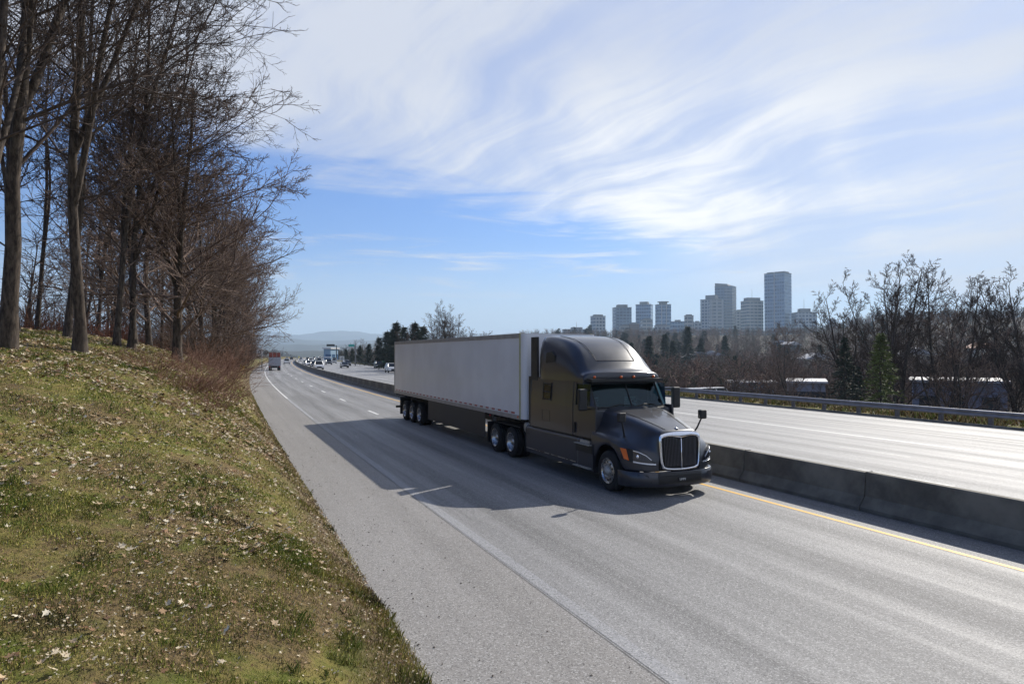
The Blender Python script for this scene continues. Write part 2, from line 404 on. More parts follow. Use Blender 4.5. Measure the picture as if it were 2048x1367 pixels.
# yellow-capped end of the barrier
x, y = W(470, 13.2); e = thing('barrier_marker', 'yellow marker board on the far end of the median barrier', 'marker', (x, y, 0.8), hdg(470))
MB().box(-.35, .35, -.03, .03, .1, 1.3).build('board', mat('marker_yellow', (0.75, 0.6, 0.03), 0.5), e, bevel=.01)
MB().box(-.05, .05, .03, .09, -.8, 1.0).build('post', mat('marker_post', (0.2, 0.2, 0.2), 0.6), e)

# ------------------------------------------------------------------ guardrail
M_steel = mat('galvanised_steel', (0.20, 0.205, 0.235), 0.45, 0.7, var=0.18, vscale=2)
M_post = mat('guardrail_post', (0.13, 0.125, 0.14), 0.7, 0.2, var=0.25, vscale=6)
gr = thing('guardrail', 'long galvanised steel guardrail along the far edge of the highway', 'guardrail', (*[float(v) for v in W(0, 33.7)], 0))
prof = [(-.02, .40), (-.09, .44), (-.09, .50), (-.02, .545), (-.02, .575), (-.09, .62), (-.09, .68), (-.02, .72), (.0, .72), (-.07, .675), (-.07, .625), (0, .585), (0, .535), (-.07, .495), (-.07, .445), (0, .40)]
ss_ = np.arange(-6, 420, 1.25); V = []
gox, goy = W(0, 33.7)
for s in ss_:
    for dt, z in prof:
        x, y = W(s, 33.7+dt); V.append((x-gox, y-goy, z+float(Zr(s))))
n = len(prof); ix = np.arange(len(V)).reshape(len(ss_), n)
F = np.stack([ix[:-1], np.roll(ix, -1, 1)[:-1], np.roll(ix, -1, 1)[1:], ix[1:]], -1).reshape(-1, 4)
mesh_np('rail', V, F, M_steel, parent=gr)
pm = None
for k in range(96):
    s = -5.7+2.5*k; x, y = W(s, 33.84)
    if pm is None:
        pm = MB().box(-.075, .075, -.10, .10, -.3, .70).box(-.13, -.075, -.07, .07, .40, .70).build('post', M_post, gr, bevel=.01); o = pm
    else: o = link(pm.copy()); o.parent = gr
    o.location = (x-gox, y-goy, 0); o.rotation_euler = (0, 0, hdg(s)+random.uniform(-.03, .03))
def sweep(name, prof, t0, ss_, m_, parent=None, org=(0, 0), smooth=False):
    V = []
    for s in ss_:
        for dt, z in prof:
            x, y = W(s, t0+dt); V.append((x-org[0], y-org[1], z+float(Zr(s))))
    n = len(prof); ix = np.arange(len(V)).reshape(len(ss_), n)
    F = np.stack([ix[:-1], np.roll(ix, -1, 1)[:-1], np.roll(ix, -1, 1)[1:], ix[1:]], -1).reshape(-1, 4)
    return mesh_np(name, V, F, m_, smooth, parent=parent)
# low asphalt kerb in front of the posts
tag(sweep('kerb', [(0, -.05), (0, .09), (.14, .10), (.2, -.05)], 33.05, np.arange(-20, 420, 4.0), M_conc), kind='structure')

# ------------------------------------------------------------------ materials of the vehicles
def paint_mat(name, color, rough=0.32, metal=0.5, flake=0.05):
    m_ = mat(name, color, rough, metal, var=0.10, vscale=1.2, coat=0.4); return m_
M_char = paint_mat('charcoal_paint', (0.038, 0.040, 0.050), 0.30, 0.25)
M_black = mat('black_plastic', (0.012, 0.012, 0.013), 0.5, var=.2)
M_dark = mat('dark_chassis', (0.014, 0.013, 0.013), 0.75, var=.3, vscale=6)
M_rub = mat('tyre_rubber', (0.016, 0.016, 0.017), 0.85, var=.25, vscale=12)
M_chrome = mat('chrome', (0.80, 0.82, 0.88), 0.2, 1.0)
M_alu = mat('polished_aluminium', (0.50, 0.49, 0.47), 0.28, 1.0, var=.2, vscale=9)
M_plate = mat('step_plate', (0.42, 0.41, 0.38), 0.5, 0.5, var=.3, vscale=20)
M_amb = mat('amber_lens', (0.60, 0.10, 0.01), 0.2, coat=1, emit=((1.0, .22, .02), 0.03))
M_red = mat('red_lens', (0.55, 0.01, 0.01), 0.25, coat=1)
M_lens = mat('clear_lens', (0.75, 0.78, 0.85), 0.25, 0.6, coat=1)
M_lensd = mat('headlamp_inner', (0.05, 0.055, 0.07), 0.15, 0.6, coat=1)
M_wht = mat('trailer_white', (0.76, 0.76, 0.78), 0.42, 0.0, var=0.07, vscale=.5, coat=.2)
M_rail = mat('trailer_rail_metal', (0.36, 0.345, 0.34), 0.5, 0.35, var=.15, vscale=3)
M_seat = mat('seat_fabric', (0.5, 0.5, 0.5), 0.8)
M_dash = mat('dash_plastic', (0.035, 0.04, 0.045), 0.7)
def glass_mat(name, tint, mixf):
    m_ = bpy.data.materials.new(name); m_.use_nodes = True; t = NT(m_.node_tree); t.n.clear()
    a = t.node('ShaderNodeBsdfTransparent'); a.inputs[0].default_value = (*tint, 1)
    g = t.node('ShaderNodeBsdfGlossy'); g.inputs['Roughness'].default_value = 0.03; g.inputs['Color'].default_value = (0.45, 0.6, 0.7, 1)
    fr = t.node('ShaderNodeFresnel'); fr.inputs[0].default_value = 1.5
    mx = t.node('ShaderNodeMixShader'); t.l.new(t.m('ADD', fr.outputs[0], mixf, clamp=True), mx.inputs[0])
    t.l.new(a.outputs[0], mx.inputs[1]); t.l.new(g.outputs[0], mx.inputs[2])
    o = t.node('ShaderNodeOutputMaterial'); t.l.new(mx.outputs[0], o.inputs[0]); return m_
M_glass = glass_mat('windscreen_glass', (0.50, 0.72, 0.76), 0.02)
M_gdark = mat('dark_glass', (0.008, 0.010, 0.013), 0.12, 0.0, spec=.3)

TYRE = [(.30, -.13), (.36, -.145), (.43, -.145), (.475, -.125), (.50, -.09), (.50, -.05), (.488, -.045), (.488, -.03), (.50, -.025), (.50, .025), (.488, .03), (.488, .045), (.50, .05), (.50, .09), (.475, .125), (.43, .145), (.36, .145), (.30, .13)]
def wheel(parent, x, y, side, kind, R0=0.5, dual=False):
    """side +1: outer face towards +y. kind: 'steer' (domed rim with hand holes) or 'dish'"""
    t = MB(); pr = [(r*R0/.5, h) for r, h in TYRE]
    t.lathe(pr, 40, 'y')
    if dual: t.lathe([(r, h-side*.33) for r, h in pr], 32, 'y')
    o = t.build('wheel', M_rub, parent, True); o.location = (x, y, R0)
    q = MB(); s = side
    if kind == 'steer':
        q.lathe([(.30, s*.135), (.315, s*.15), (.30, s*.15), (.285, s*.11), (.27, s*.10), (.24, s*.135), (.15, s*.145), (.13, s*.10)], 40, 'y')
    else:
        q.lathe([(.30, s*.135), (.315, s*.15), (.29, s*.145), (.275, s*.06), (.255, s*.03), (.22, s*-.03), (.15, s*-.05), (.12, s*-.04)], 40, 'y')
    q.build('rim', M_alu, o, True)
    h = MB(); yy = s*.10 if kind == 'steer' else -s*.04
    hl = .10 if kind == 'steer' else .14
    h.lathe([(.13, yy), (.13, yy+s*hl*.5), (.085, yy+s*hl), (.0, yy+s*(hl+.02))], 20, 'y')
    for i in range(10):
        a = 2*math.pi*i/10; h.bar((.165*math.cos(a), yy, .165*math.sin(a)), (.165*math.cos(a), yy+s*.075, .165*math.sin(a)), .014, 6)
    h.build('hub', M_alu if kind != 'steer' else M_plate, o, True)
    d = MB()
    for i in range(10):
        a = 2*math.pi*(i+.5)/10; r_ = .222 if kind == 'steer' else .205
        y0 = s*.128 if kind == 'steer' else -s*.032
        d.bar((r_*math.cos(a), y0, r_*math.sin(a)), (r_*math.cos(a), y0+s*.012, r_*math.sin(a)), .026, 10)
    d.build('hand_hole', M_black, o)
    return o

# ------------------------------------------------------------------ the tractor: x forward from the bumper, y to its left, z up
PHI = math.atan2(-CS, SN)
tx, ty = W(13.9, 10.2)
TR = thing('tractor_truck', 'charcoal grey long-nose sleeper tractor truck with chrome grille pulling the white trailer', 'truck', (tx, ty, 0), PHI)
def lin(x, xs, ys): return float(np.interp(x, xs, ys))
def Yo(x): return lin(-x, [0, .02, .08, .18, .32, .5, .75, 1.4, 2.05], [.60, .66, .84, 1.0, 1.12, 1.20, 1.25, 1.27, 1.25])
def hood_sec(x):
    zc = lin(-x, [0, .04, .3, 1.0, 1.6, 2.12], [1.50, 1.585, 1.66, 1.83, 1.95, 2.03]); ys = lin(-x, [0, .3, 1.0, 2.12], [.54, .60, .73, .93])
    yo = Yo(x); zf = lin(-x, [0, .05, .35, .8, 1.3, 2.12], [.95, 1.0, 1.20, 1.33, 1.40, 1.46]); yf = max(ys+.03, yo-.10)
    zb = .63
    d = abs(x+1.27)
    if d < .66: zb = max(zb, .50+math.sqrt(max(0, .66**2-d*d)))
    if x < -1.93: zb = .80
    zs = zc-.045
    return [(0, zc), (ys*.45, zc-.005), (ys*.85, zc-.02), (ys, zs-.03), (ys+.035, zs-.10), (ys+(yf-ys)*.30+.02, zs-(zs-zf)*.62), (ys+(yf-ys)*.75, zf+.05), (yf, zf-.005), (yo-.02, zf-.07), (yo, zf-.20 if zf-.20 > zb+.06 else zb+(zf-zb)*.55), (yo, zb+.02), (yo-.03, zb)]
xs = [0, -.015, -.06, -.14, -.26, -.42, -.58, -.66, -.8, -.95, -1.1, -1.27, -1.44, -1.6, -1.75, -1.88, -1.94, -2.06]
mb = MB(); secs = [hood_sec(x) for x in xs]; n = len(secs[0]); vv = []
for x, se in zip(xs, secs):
    full = [(-y, z) for y, z in se[::-1]]+se[1:]
    for j, (y, z) in enumerate(full):
        dx = .03*(1-(abs(y)/.6)**2) if abs(y) < .6 and x > -.1 else 0
        vv.append((x+dx, y, z))
m2 = 2*n-1
ff = [(i*m2+j, i*m2+j+1, (i+1)*m2+j+1, (i+1)*m2+j) for i in range(len(xs)-1) for j in range(m2-1)]
mb.add(vv, ff)
hood = mb.build('hood', M_char, TR, True, sub=2)
so = hood.modifiers.new('t', 'SOLIDIFY'); so.thickness = 0.02; so.offset = -1
# hood crease lines
cr = MB()
for s in (-1, 1):
    pts = []
    for x in np.linspace(-.10, -1.75, 16):
        se = hood_sec(x); f = .50+.18*(-x/1.8); y = se[3][0]*f*1.15; z = np.interp(y, [p[0] for p in se[:4]], [p[1] for p in se[:4]])
        pts.append((x, s*y, z+.006))
    cr.path(pts, .006, 5)
cr.build('hood_seam', M_black, hood)
em = MB().lathe([(0, .0), (.05, .012), (.055, .02), (.0, .035)], 14, 'z', (-.12, 0, 1.60)); em.build('hood_badge', M_chrome, hood, True)
# front face behind the grille and headlamps
MB().box(-.30, -.02, -.56, .56, .66, 1.46).build('radiator', M_black, TR)
# grille
out = [(.585, 1.50), (.60, 1.42), (.555, .72), (.50, .66), (0, .63)]
inn = [(.50, 1.43), (.535, 1.38), (.50, .77), (.46, .715), (0, .69)]
mb = MB()
def gx_(y, z): return .050*(1-(y/.65)**2)+.025-(z-.7)*.035
o2 = [(y, z) for y, z in out]+[(-y, z) for y, z in out[-2::-1]]
i2 = [(y, z) for y, z in inn]+[(-y, z) for y, z in inn[-2::-1]]
# top edge with a dip in the middle
o2 = o2+[(-.30, 1.555), (0, 1.565), (.30, 1.555)]; i2 = i2+[(-.22, 1.46), (0, 1.36), (.22, 1.46)]
n = len(o2); v = []
for pts, off in ((o2, 0.0), ([((a[0]+b[0])/2, (a[1]+b[1])/2) for a, b in zip(o2, i2)], .035), (i2, .018), (i2, -.06)):
    for y, z in pts: v.append((gx_(y, z)+off, y, z))
mb.add(v, [(k*n+i, k*n+(i+1) % n, (k+1)*n+(i+1) % n, (k+1)*n+i) for k in range(3) for i in range(n)])
gf = mb.build('grille', M_chrome, TR, True, sub=1)
mb = MB()
for i in range(-11, 12):
    if i == 0: continue
    y = i*.0415; zt = 1.44-.10*max(0, 1-abs(y)/.22)-.02*(abs(y) > .44); a = .05
    mb.bar((gx_(y, .75)-.005, y*.93, .75), (gx_(y, zt)-.005, y, zt), .0085, 6)
mb.build('grille_bars', mat('grille_bar', (0.13, 0.13, 0.15), 0.28, 0.9), gf)
MB().box(-.02, .0, -.50, .50, .72, 1.44).build('grille_backing', M_black, gf)
MB().bar((gx_(0, .7)+.012, 0, .70), (gx_(0, 1.4)+.012, 0, 1.40), .013, 8).build('centre_strip', M_chrome, gf, True)
# bumper swept along its plan curve
def bump_x(y):
    y = abs(y); return lin(y, [0, .5, .8, 1.0, 1.14, 1.22, 1.265, 1.28], [.07, .04, -.03, -.12, -.24, -.38, -.55, -.68])
ys_ = [-1.28, -1.265, -1.22, -1.14, -1.0, -.8, -.62, -.5, -.25, 0, .25, .5, .62, .8, 1.0, 1.14, 1.22, 1.265, 1.28]
def bump(y0, y1, prof, name, m_, par=TR, push=0.0):
    yy = [y for y in ys_ if y0-1e-6 <= y <= y1+1e-6]; v = []; k = len(prof)
    for y in yy:
        sc_ = 1.0
        for dx, z in prof: v.append((bump_x(y)+dx+push, y*(1+dx*.25), z))
    mb = MB().add(v, [(i*k+j, i*k+(j+1) % k, (i+1)*k+(j+1) % k, (i+1)*k+j) for i in range(len(yy)-1) for j in range(k)]+[tuple(range(k-1, -1, -1)), tuple(range((len(yy)-1)*k, len(yy)*k))])
    return mb.build(name, m_, par, True, bevel=.006, angle=50)
bp = bump(-1.28, 1.28, [(-.10, .30), (-.03, .26), (.0, .30), (.018, .44), (.0, .60), (-.03, .625), (-.10, .61)], 'bumper', M_char)
bump(-.62, .62, [(-.02, .33), (.0, .34), (.010, .44), (.0, .58), (-.02, .60)], 'bumper_grille', M_black, bp, .022)
for z in (.40, .47, .54): pass
mb = MB()
for z in (.395, .53): mb.path([(bump_x(y)+.040, y, z) for y in np.linspace(-.58, .58, 9)], .010, 5)
mb.build('bumper_slat', M_dark, bp)
pl = MB().box(0, .012, -.11, .11, .405, .475).build('number_plate', M_black, bp); pl.location = (bump_x(0)+.040, 0, 0)
cu = bpy.data.curves.new('lettering', 'FONT'); cu.body = 'LIMPS'; cu.size = .07; cu.extrude = .002; cu.align_x = 'CENTER'; cu.align_y = 'CENTER'
lt = link(bpy.data.objects.new('lettering', cu)); cu.materials.append(mat('plate_white', (0.7, 0.7, 0.7), 0.5)); lt.parent = pl
bpy.context.view_layer.update(); lme = bpy.data.meshes.new_from_object(lt); bpy.data.objects.remove(lt); lt = link(bpy.data.objects.new('lettering', lme)); lt.parent = pl
lt.location = (.0145, 0, .44); lt.rotation_euler = (R(90), 0, R(90))
for s in (-1, 1):
    # fog lamp recess, head lamp with amber end
    pts = [(.78, .37), (.86, .555), (1.06, .565), (1.16, .37)] 
    v = [(bump_x(y)+.022-abs(z-.44)*.06, s*y, z) for y, z in pts]+[(bump_x(y)-.03, s*y, z) for y, z in pts]
    MB().add(v, [(0, 1, 2, 3), (7, 6, 5, 4)]+[(i, 4+i, 4+(i+1) % 4, (i+1) % 4) for i in range(4)]).build('fog_lamp', M_black, bp)
    def fx(y, z):
        xs_ = np.linspace(0, -1.0, 120); yo = np.array([Yo(q)-.012 for q in xs_])
        return float(np.interp(y, yo, xs_))
    def lamp(name, up, lo, m_, off, par):
        v = []; k = len(up)
        for (y, z) in up+lo[::-1]: v.append((fx(y, z)+off, s*(y+off*.6), z))
        for (y, z) in up+lo[::-1]: v.append((fx(y, z)-.06, s*(y-.03), z))
        N = 2*k; f = [(i, i+1, N-2-i, N-1-i) for i in range(k-1)]+[(i, (i+1) % N, N+(i+1) % N, N+i) for i in range(N)]
        return MB().add(v, f).build(name, m_, par, False, bevel=.004, angle=50)
    U = [(.66, .80), (.76, .93), (.88, 1.035), (1.0, 1.10), (1.10, 1.135), (1.17, 1.15), (1.222, 1.155)]
    Lw = [(.66, .785), (.76, .79), (.88, .80), (1.0, .815), (1.10, .835), (1.17, .865), (1.222, .905)]
    hl = lamp('headlight', U, Lw, M_black, .016, TR)
    ins = lambda P, dz: [(y, z+dz) for y, z in P]
    lamp('lens', ins(U[:-2], -.018), ins(Lw[:-2], .03), M_lensd, .024, hl)
    lamp('daytime_strip', [(y, z+.035) for y, z in Lw[:-2]], ins(Lw[:-2], .006), M_lens, .030, hl)
    lamp('upper_strip', ins(U[1:-2], -.012), ins(U[1:-2], -.028), M_lens, .028, hl)
    lamp('turn_signal', [(1.185, 1.14), (1.205, 1.143), (1.226, 1.145)], [(1.15, .87), (1.17, .885), (1.20, .905)], M_amb, .027, hl)
    MB().lathe([(.0, .02), (.035, .015), (.05, .0)], 14, 'x', (fx(1.02, 1)+.012, s*1.03, .98)).build('bulb', M_chrome, hl, True)
# chassis and front axle
mb = MB().box(-8.6, -.4, -.43, -.33, .75, 1.0).box(-8.6, -.4, .33, .43, .75, 1.0).box(-6.1, -.7, -.5, .5, .5, .9).bar((-1.27, -1, .5), (-1.27, 1, .5), .07)
for x in (-7.5, -8.9): mb.bar((x, -1, .5), (x, 1, .5), .09); mb.box(x-.2, x+.2, -.25, .25, .3, .75)
mb.build('chassis', M_dark, TR)
for s in (-1, 1):
    wheel(TR, -1.27, s*1.09, s, 'steer')
    for x in (-7.5, -8.9): wheel(TR, x, s*1.09, s, 'dish', dual=True)
    # inner wheel arch
    v = []
    for a in np.linspace(math.pi, 0, 15):
        for y in (.70, 1.22): v.append((-1.27+.64*math.cos(a), s*y, .50+.64*math.sin(a)))
    MB().add(v, [(2*i, 2*i+1, 2*i+3, 2*i+2) for i in range(14)]).build('wheel_arch', M_black, TR)
# cab side panels
def wx_(x): return lin(-x, [1.9, 2.1, 2.4, 3.0, 3.5, 5.9], [1.205, 1.215, 1.225, 1.245, 1.255, 1.255])
def panel(name, x0, x1, z0, z1, m_, s, par, off=0.0, th=.03, lean=.05, n=5, bev=.012):
    xs_ = np.linspace(x0, x1, n); v = []
    def yy(x, z): return wx_(x)-lean*max(0, (z-1.9)/.8)
    for x in xs_:
        for (zz, d) in ((z0, off), (z0+(z1-z0)*.5, off), (z1, off), (z1, off-th), (z0, off-th)):
            v.append((x, s*(yy(x, zz)+d), zz))
    f = [(i*5+j, i*5+(j+1) % 5, (i+1)*5+(j+1) % 5, (i+1)*5+j) for i in range(n-1) for j in range(5)]+[tuple(range(5)), tuple(range((n-1)*5+4, (n-1)*5-1, -1))]
    return MB().add(v, f).build(name, m_, par, False, bevel=bev, angle=50)
cab = MB().box(-5.86, -3.12, -1.19, 1.19, 1.15, 2.66).box(-3.12, -2.12, -1.17, 1.17, 1.15, 1.60).box(-3.15, -2.25, -1.12, 1.12, 2.67, 2.74).build('cab', M_black, TR)
for s in (-1, 1):
    d = panel('door', -1.90, -3.07, 1.20, 2.04, M_char, s, TR)
    panel('door_frame', -2.93, -3.07, 2.04, 2.68, M_char, s, d)
    panel('door_frame', -2.60, -3.07, 2.60, 2.68, M_char, s, d)
    panel('door_window', -2.24, -2.93, 2.04, 2.61, M_glass, s, d, off=-.012, th=.006, bev=0)
    MB().box(-3.0, -2.93, s*1.245, s*1.285, 1.28, 1.56).build('door_handle', M_black, d, bevel=.01)
    sl = panel('sleeper_panel', -3.09, -5.86, 1.20, 2.70, M_char, s, TR, n=7)
    wn = panel('sleeper_window', -4.42, -4.97, 2.06, 2.56, M_black, s, sl, off=.012, th=.02, n=3, bev=.03)
    panel('pane', -4.46, -4.93, 2.32, 2.53, M_gdark, s, wn, off=.018, th=.01, n=3, bev=.005); panel('pane', -4.46, -4.93, 2.10, 2.29, M_gdark, s, wn, off=.018, th=.01, n=3, bev=.005)
    mbh = MB()
    for (a, b) in (((-4.5, 1.75), (-5.0, 1.75)), ((-5.0, 1.75), (-5.0, 1.45)), ((-4.5, 1.45), (-5.0, 1.45)), ((-4.5, 1.75), (-4.5, 1.45))):
        mbh.bar((a[0], s*1.258, a[1]), (b[0], s*1.258, b[1]), .004, 4)
    mbh.build('luggage_hatch', M_black, sl)
# windscreen, pillars, cowl
def wsx(y, z): return -2.06-.62*(z-2.0)-.10*(abs(y)/1.0)**2
v = []; ny = 13
for z in (2.0, 2.3, 2.66):
    for y in np.linspace(-1, 1, ny): yy_ = y*(1.06-.05*(z-2)); v.append((wsx(yy_, z), yy_, z))
ws = MB().add(v, [(k*ny+i, k*ny+i+1, (k+1)*ny+i+1, (k+1)*ny+i) for k in range(2) for i in range(ny-1)]).build('windscreen', M_glass, TR, True)
mb = MB(); mb.path([(wsx(y, 2.0)+.01, y, 2.0) for y in np.linspace(-1.06, 1.06, 13)], .02, 6)
mb.path([(wsx(y, 2.62)+.012, y, 2.62) for y in np.linspace(-1.03, 1.03, 13)], .025, 6)
mb.bar((wsx(0, 2)+.012, 0, 2.0), (wsx(0, 2.64)+.012, 0, 2.64), .022, 6)
for s in (-1, 1): mb.bar((wsx(1.05, 2)+.01, s*1.05, 2.0), (wsx(1.02, 2.66)+.01, s*1.02, 2.66), .022, 6)
mb.build('seal', M_black, ws)
mb = MB()
for y in (-.75, .05): mb.path([(wsx(y, 2.0)+.04, y, 2.0), (wsx(y+.35, 2.07)+.03, y+.35, 2.07), (wsx(y+.72, 2.05)+.03, y+.72, 2.05)], .010, 5)
mb.build('wiper', M_black, ws)
for s in (-1, 1):   # A pillar in body colour, from the cowl up to the roof
    a0, a1 = (wsx(1.05, 1.98), 1.075), (wsx(1.02, 2.66), 1.035)
    b0, b1 = (-2.24, 1.215), (-2.60, 1.175)
    v = [(a0[0]+.01, s*a0[1], 1.96), (b0[0], s*b0[1], 1.96), (b1[0]-.06, s*b1[1], 2.68), (a1[0]+.01, s*a1[1], 2.68)]
    v += [(p[0]-.05, p[1]-s*.05, p[2]) for p in v]
    MB().add(v, [(0, 1, 2, 3), (7, 6, 5, 4), (0, 4, 5, 1), (1, 5, 6, 2), (2, 6, 7, 3), (3, 7, 4, 0)]).build('pillar', M_char, TR, bevel=.015, angle=30)
MB().box(-2.16, -1.97, -1.19, 1.19, 1.2, 1.955).build('firewall', M_char, TR, bevel=.04, seg=3)
MB().box(-2.35, -1.98, -1.08, 1.08, 1.80, 1.985).build('cowl', M_black, TR, bevel=.03)
# interior
it = MB().box(-2.55, -2.16, -1.05, 1.05, 1.6, 1.98).build('dashboard', M_dash, TR, bevel=.05)
for s in (-1, 1):
    st = MB().box(-3.15, -2.75, s*.62-.25, s*.62+.25, 1.6, 1.75).box(-3.27, -3.12, s*.62-.25, s*.62+.25, 1.7, 2.25).box(-3.26, -3.15, s*.62-.13, s*.62+.13, 2.27, 2.46).build('seat', M_seat, TR, bevel=.05)
t_ = MB(); c0 = Vector((-2.68, .62, 2.02)); ax = Vector((.5, 0, .86)).normalized(); u_ = ax.orthogonal().normalized(); q_ = ax.cross(u_)
t_.path([c0+(u_*math.cos(a)+q_*math.sin(a))*.22 for a in np.linspace(0, 2*math.pi, 21)], .016, 6).bar(c0-u_*.22, c0+u_*.22, .014).bar(c0, c0-ax*.3, .03)
t_.build('steering_wheel', M_black, TR)
# roof fairing
RS = [(-2.40, 2.60, .98), (-2.31, 2.68, 1.03), (-2.29, 2.80, 1.03), (-2.31, 2.90, 1.02), (-2.36, 2.945, 1.0), (-2.50, 2.965, .97), (-2.60, 3.00, .95), (-2.78, 3.16, .93), (-3.05, 3.40, .92), (-3.45, 3.66, .93), (-3.95, 3.84, .97), (-4.6, 3.945, 1.02), (-5.1, 3.97, 1.06), (-5.48, 3.975, 1.08)]
FY = [0, .35, .70, .90, 1.0]
def roof_sec(i):
    x, zt, yr = RS[i]; h = zt-2.66; pts = []
    for f in FY: pts.append((yr*f, zt-.035*f**3))
    w_ = wx_(min(x, -2.4))-.02
    for f, g in ((.86, .45), (.70, .80), (.50, .95), (.28, 1.0), (.10, 1.0), (0, .99)):
        pts.append((yr+(w_-yr)*g, 2.66+max(h, 0.01)*f-.02*(f > .8)))
    cur = .26*math.exp(-max(0, (-x-2.5))*1.1)
    return [(x-cur*(y/1.2)**2*1.0, y, z) for y, z in pts]
v = []; secs = [roof_sec(i) for i in range(len(RS))]
for se in secs: v += [(x, -y, z) for x, y, z in se[::-1]]+se[1:]
m2 = 2*len(secs[0])-1
f = [(i*m2+j, i*m2+j+1, (i+1)*m2+j+1, (i+1)*m2+j) for i in range(len(RS)-1) for j in range(m2-1)]+[tuple(range((len(RS)-1)*m2, len(RS)*m2))]
rf = MB().add(v, f).build('roof_fairing', M_char, TR, True, sub=1)
mb = MB()
def rp(x, fy):
    X_ = [r[0] for r in RS[5:]][::-1]; zt = np.interp(x, X_, [r[1] for r in RS[5:]][::-1]); yr = np.interp(x, X_, [r[2] for r in RS[5:]][::-1]); y = yr*fy
    return (x-.26*math.exp(-max(0, (-x-2.5))*1.1)*(y/1.2)**2, y, zt-.035*abs(fy)**3+.001)
for s in (-1, 1): mb.path([rp(x, s*(.66+.10*(-x-2.8)/1.8)) for x in np.linspace(-2.86, -4.7, 18)], .007, 4)
mb.path([rp(-2.86, f_) for f_ in np.linspace(-.66, .66, 9)], .007, 4)
mb.build('roof_seam', M_black, rf)
for s in (-1, 1):
    poly = [(-4.18, 3.18), (-4.80, 3.14), (-4.74, 3.46), (-4.40, 3.50), (-4.18, 3.36)]
    MB().prism(poly, s*1.205, s*1.246).build('side_vent', M_black, rf, bevel=.02)
    panel('trim_line', -2.75, -5.85, 2.695, 2.715, M_black, s, rf, off=-.048, th=.02, bev=0, lean=0)
# visor lamps
for y in (-.93, -.20, .20, .93, -.0):
    x = -2.285-.26*(y/1.2)**2
    if y == 0: continue
    m_ = MB().lathe([(0, .05), (.022, .045), (.036, .02), (.04, 0)], 10, 'x', (x, y, 2.79)); m_.build('marker_lamp', M_amb, rf, True)
MB().box(-2.75, -2.50, -.98, .98, 2.60, 2.66).build('visor_underside', M_black, rf)
# chassis fairing with steps
for s in (-1, 1):
    v = []; xs_ = [-1.93, -1.98, -2.2, -2.75, -2.85, -4.0, -6.2]
    for x in xs_:
        yb = 1.245 if x < -2.8 else 1.26
        zb = .36; zt = 1.16 if x < -2.2 else 1.12
        v += [(x, s*(yb-.02), zb), (x, s*yb, zb+.12), (x, s*yb, zt-.06), (x, s*(yb-.04), zt), (x, s*(yb-.35), zt), (x, s*(yb-.35), zb)]
    f = [(i*6+j, i*6+(j+1) % 6, (i+1)*6+(j+1) % 6, (i+1)*6+j) for i in range(len(xs_)-1) for j in range(6)]+[tuple(range(6)), tuple(range(len(xs_)*6-1, len(xs_)*6-7, -1))]
    cf = MB().add(v, f).build('side_fairing', M_char, TR, bevel=.015, angle=30)
    MB().box(-2.86, -1.99, s*1.235, s*1.275, .82, 1.02).build('step_well', M_black, cf)
    MB().box(-2.82, -2.02, s*1.20, s*1.36, 1.025, 1.055).build('step', M_plate, cf, bevel=.008)
    MB().box(-2.60, -2.10, s*1.275, s*1.285, 1.065, 1.15).build('step_light_panel', M_plate, cf, bevel=.003)
    MB().box(-2.92, -2.05, s*1.20, s*1.35, .42, .45).build('step', M_plate, cf, bevel=.008)
    MB().bar((-6.15, s*1.256, .50), (-2.9, s*1.262, .50), .007, 6).build('trim_strip', M_alu, cf)
    MB().box(-6.22, -5.9, s*1.262, s*1.27, .93, .95).build('trim_strip', M_black, cf)
    MB().lathe([(0, -.2), (.15, -.2), (.16, -.18), (.16, .18), (.15, .2), (0, .2)], 20, 'y', (-6.45, s*.95, 1.08)).build('air_tank', M_plate, TR, True)
    MB().box(-8.95, -6.7, s*.80, s*1.24, 1.04, 1.07).build('mudguard', M_black, TR, bevel=.01)
    ex = MB().box(-5.88, -5.42, s*1.16, s*1.225, 2.60, 3.93).box(-6.05, -5.88, s*1.16, s*1.225, 1.25, 2.72).build('side_extender', M_black, TR, bevel=.01)
    # main mirror on the door, two arms
    mm = MB().box(-2.22, -2.08, s*1.34, s*1.58, 1.93, 2.50).build('door_mirror', M_black, TR, bevel=.04, seg=3)
    MB().bar((-2.35, s*1.18, 2.45), (-2.15, s*1.45, 2.46), .022).bar((-2.20, s*1.20, 1.96), (-2.15, s*1.45, 1.98), .022).build('mirror_arm', M_black, mm)
    MB().box(-2.230, -2.222, s*1.37, s*1.55, 2.0, 2.46).build('mirror_glass', M_chrome, mm)
    hm = MB().box(-.74, -.60, s*1.20-.10, s*1.20+.10, 1.76, 1.99).build('hood_mirror', M_black, TR, bevel=.035, seg=3)
    MB().path([(-.82, s*1.02, 1.36), (-.74, s*1.10, 1.55), (-.68, s*1.19, 1.80)], .022, 8).lathe([(.06, 0), (.04, .04), (0, .06)], 12, 'z', (-.82, s*1.02, 1.36)).build('mirror_stem', M_black, hm)
MB().box(-9.6, -6.3, -.55, .55, 1.02, 1.10).box(-8.7, -7.8, -.5, .5, 1.10, 1.22).build('fifth_wheel_deck', M_dark, TR)
for s in (-1, 1): MB().box(-9.62, -9.59, s*.75, s*1.24, .25, 1.0).build('mud_flap', M_black, TR)

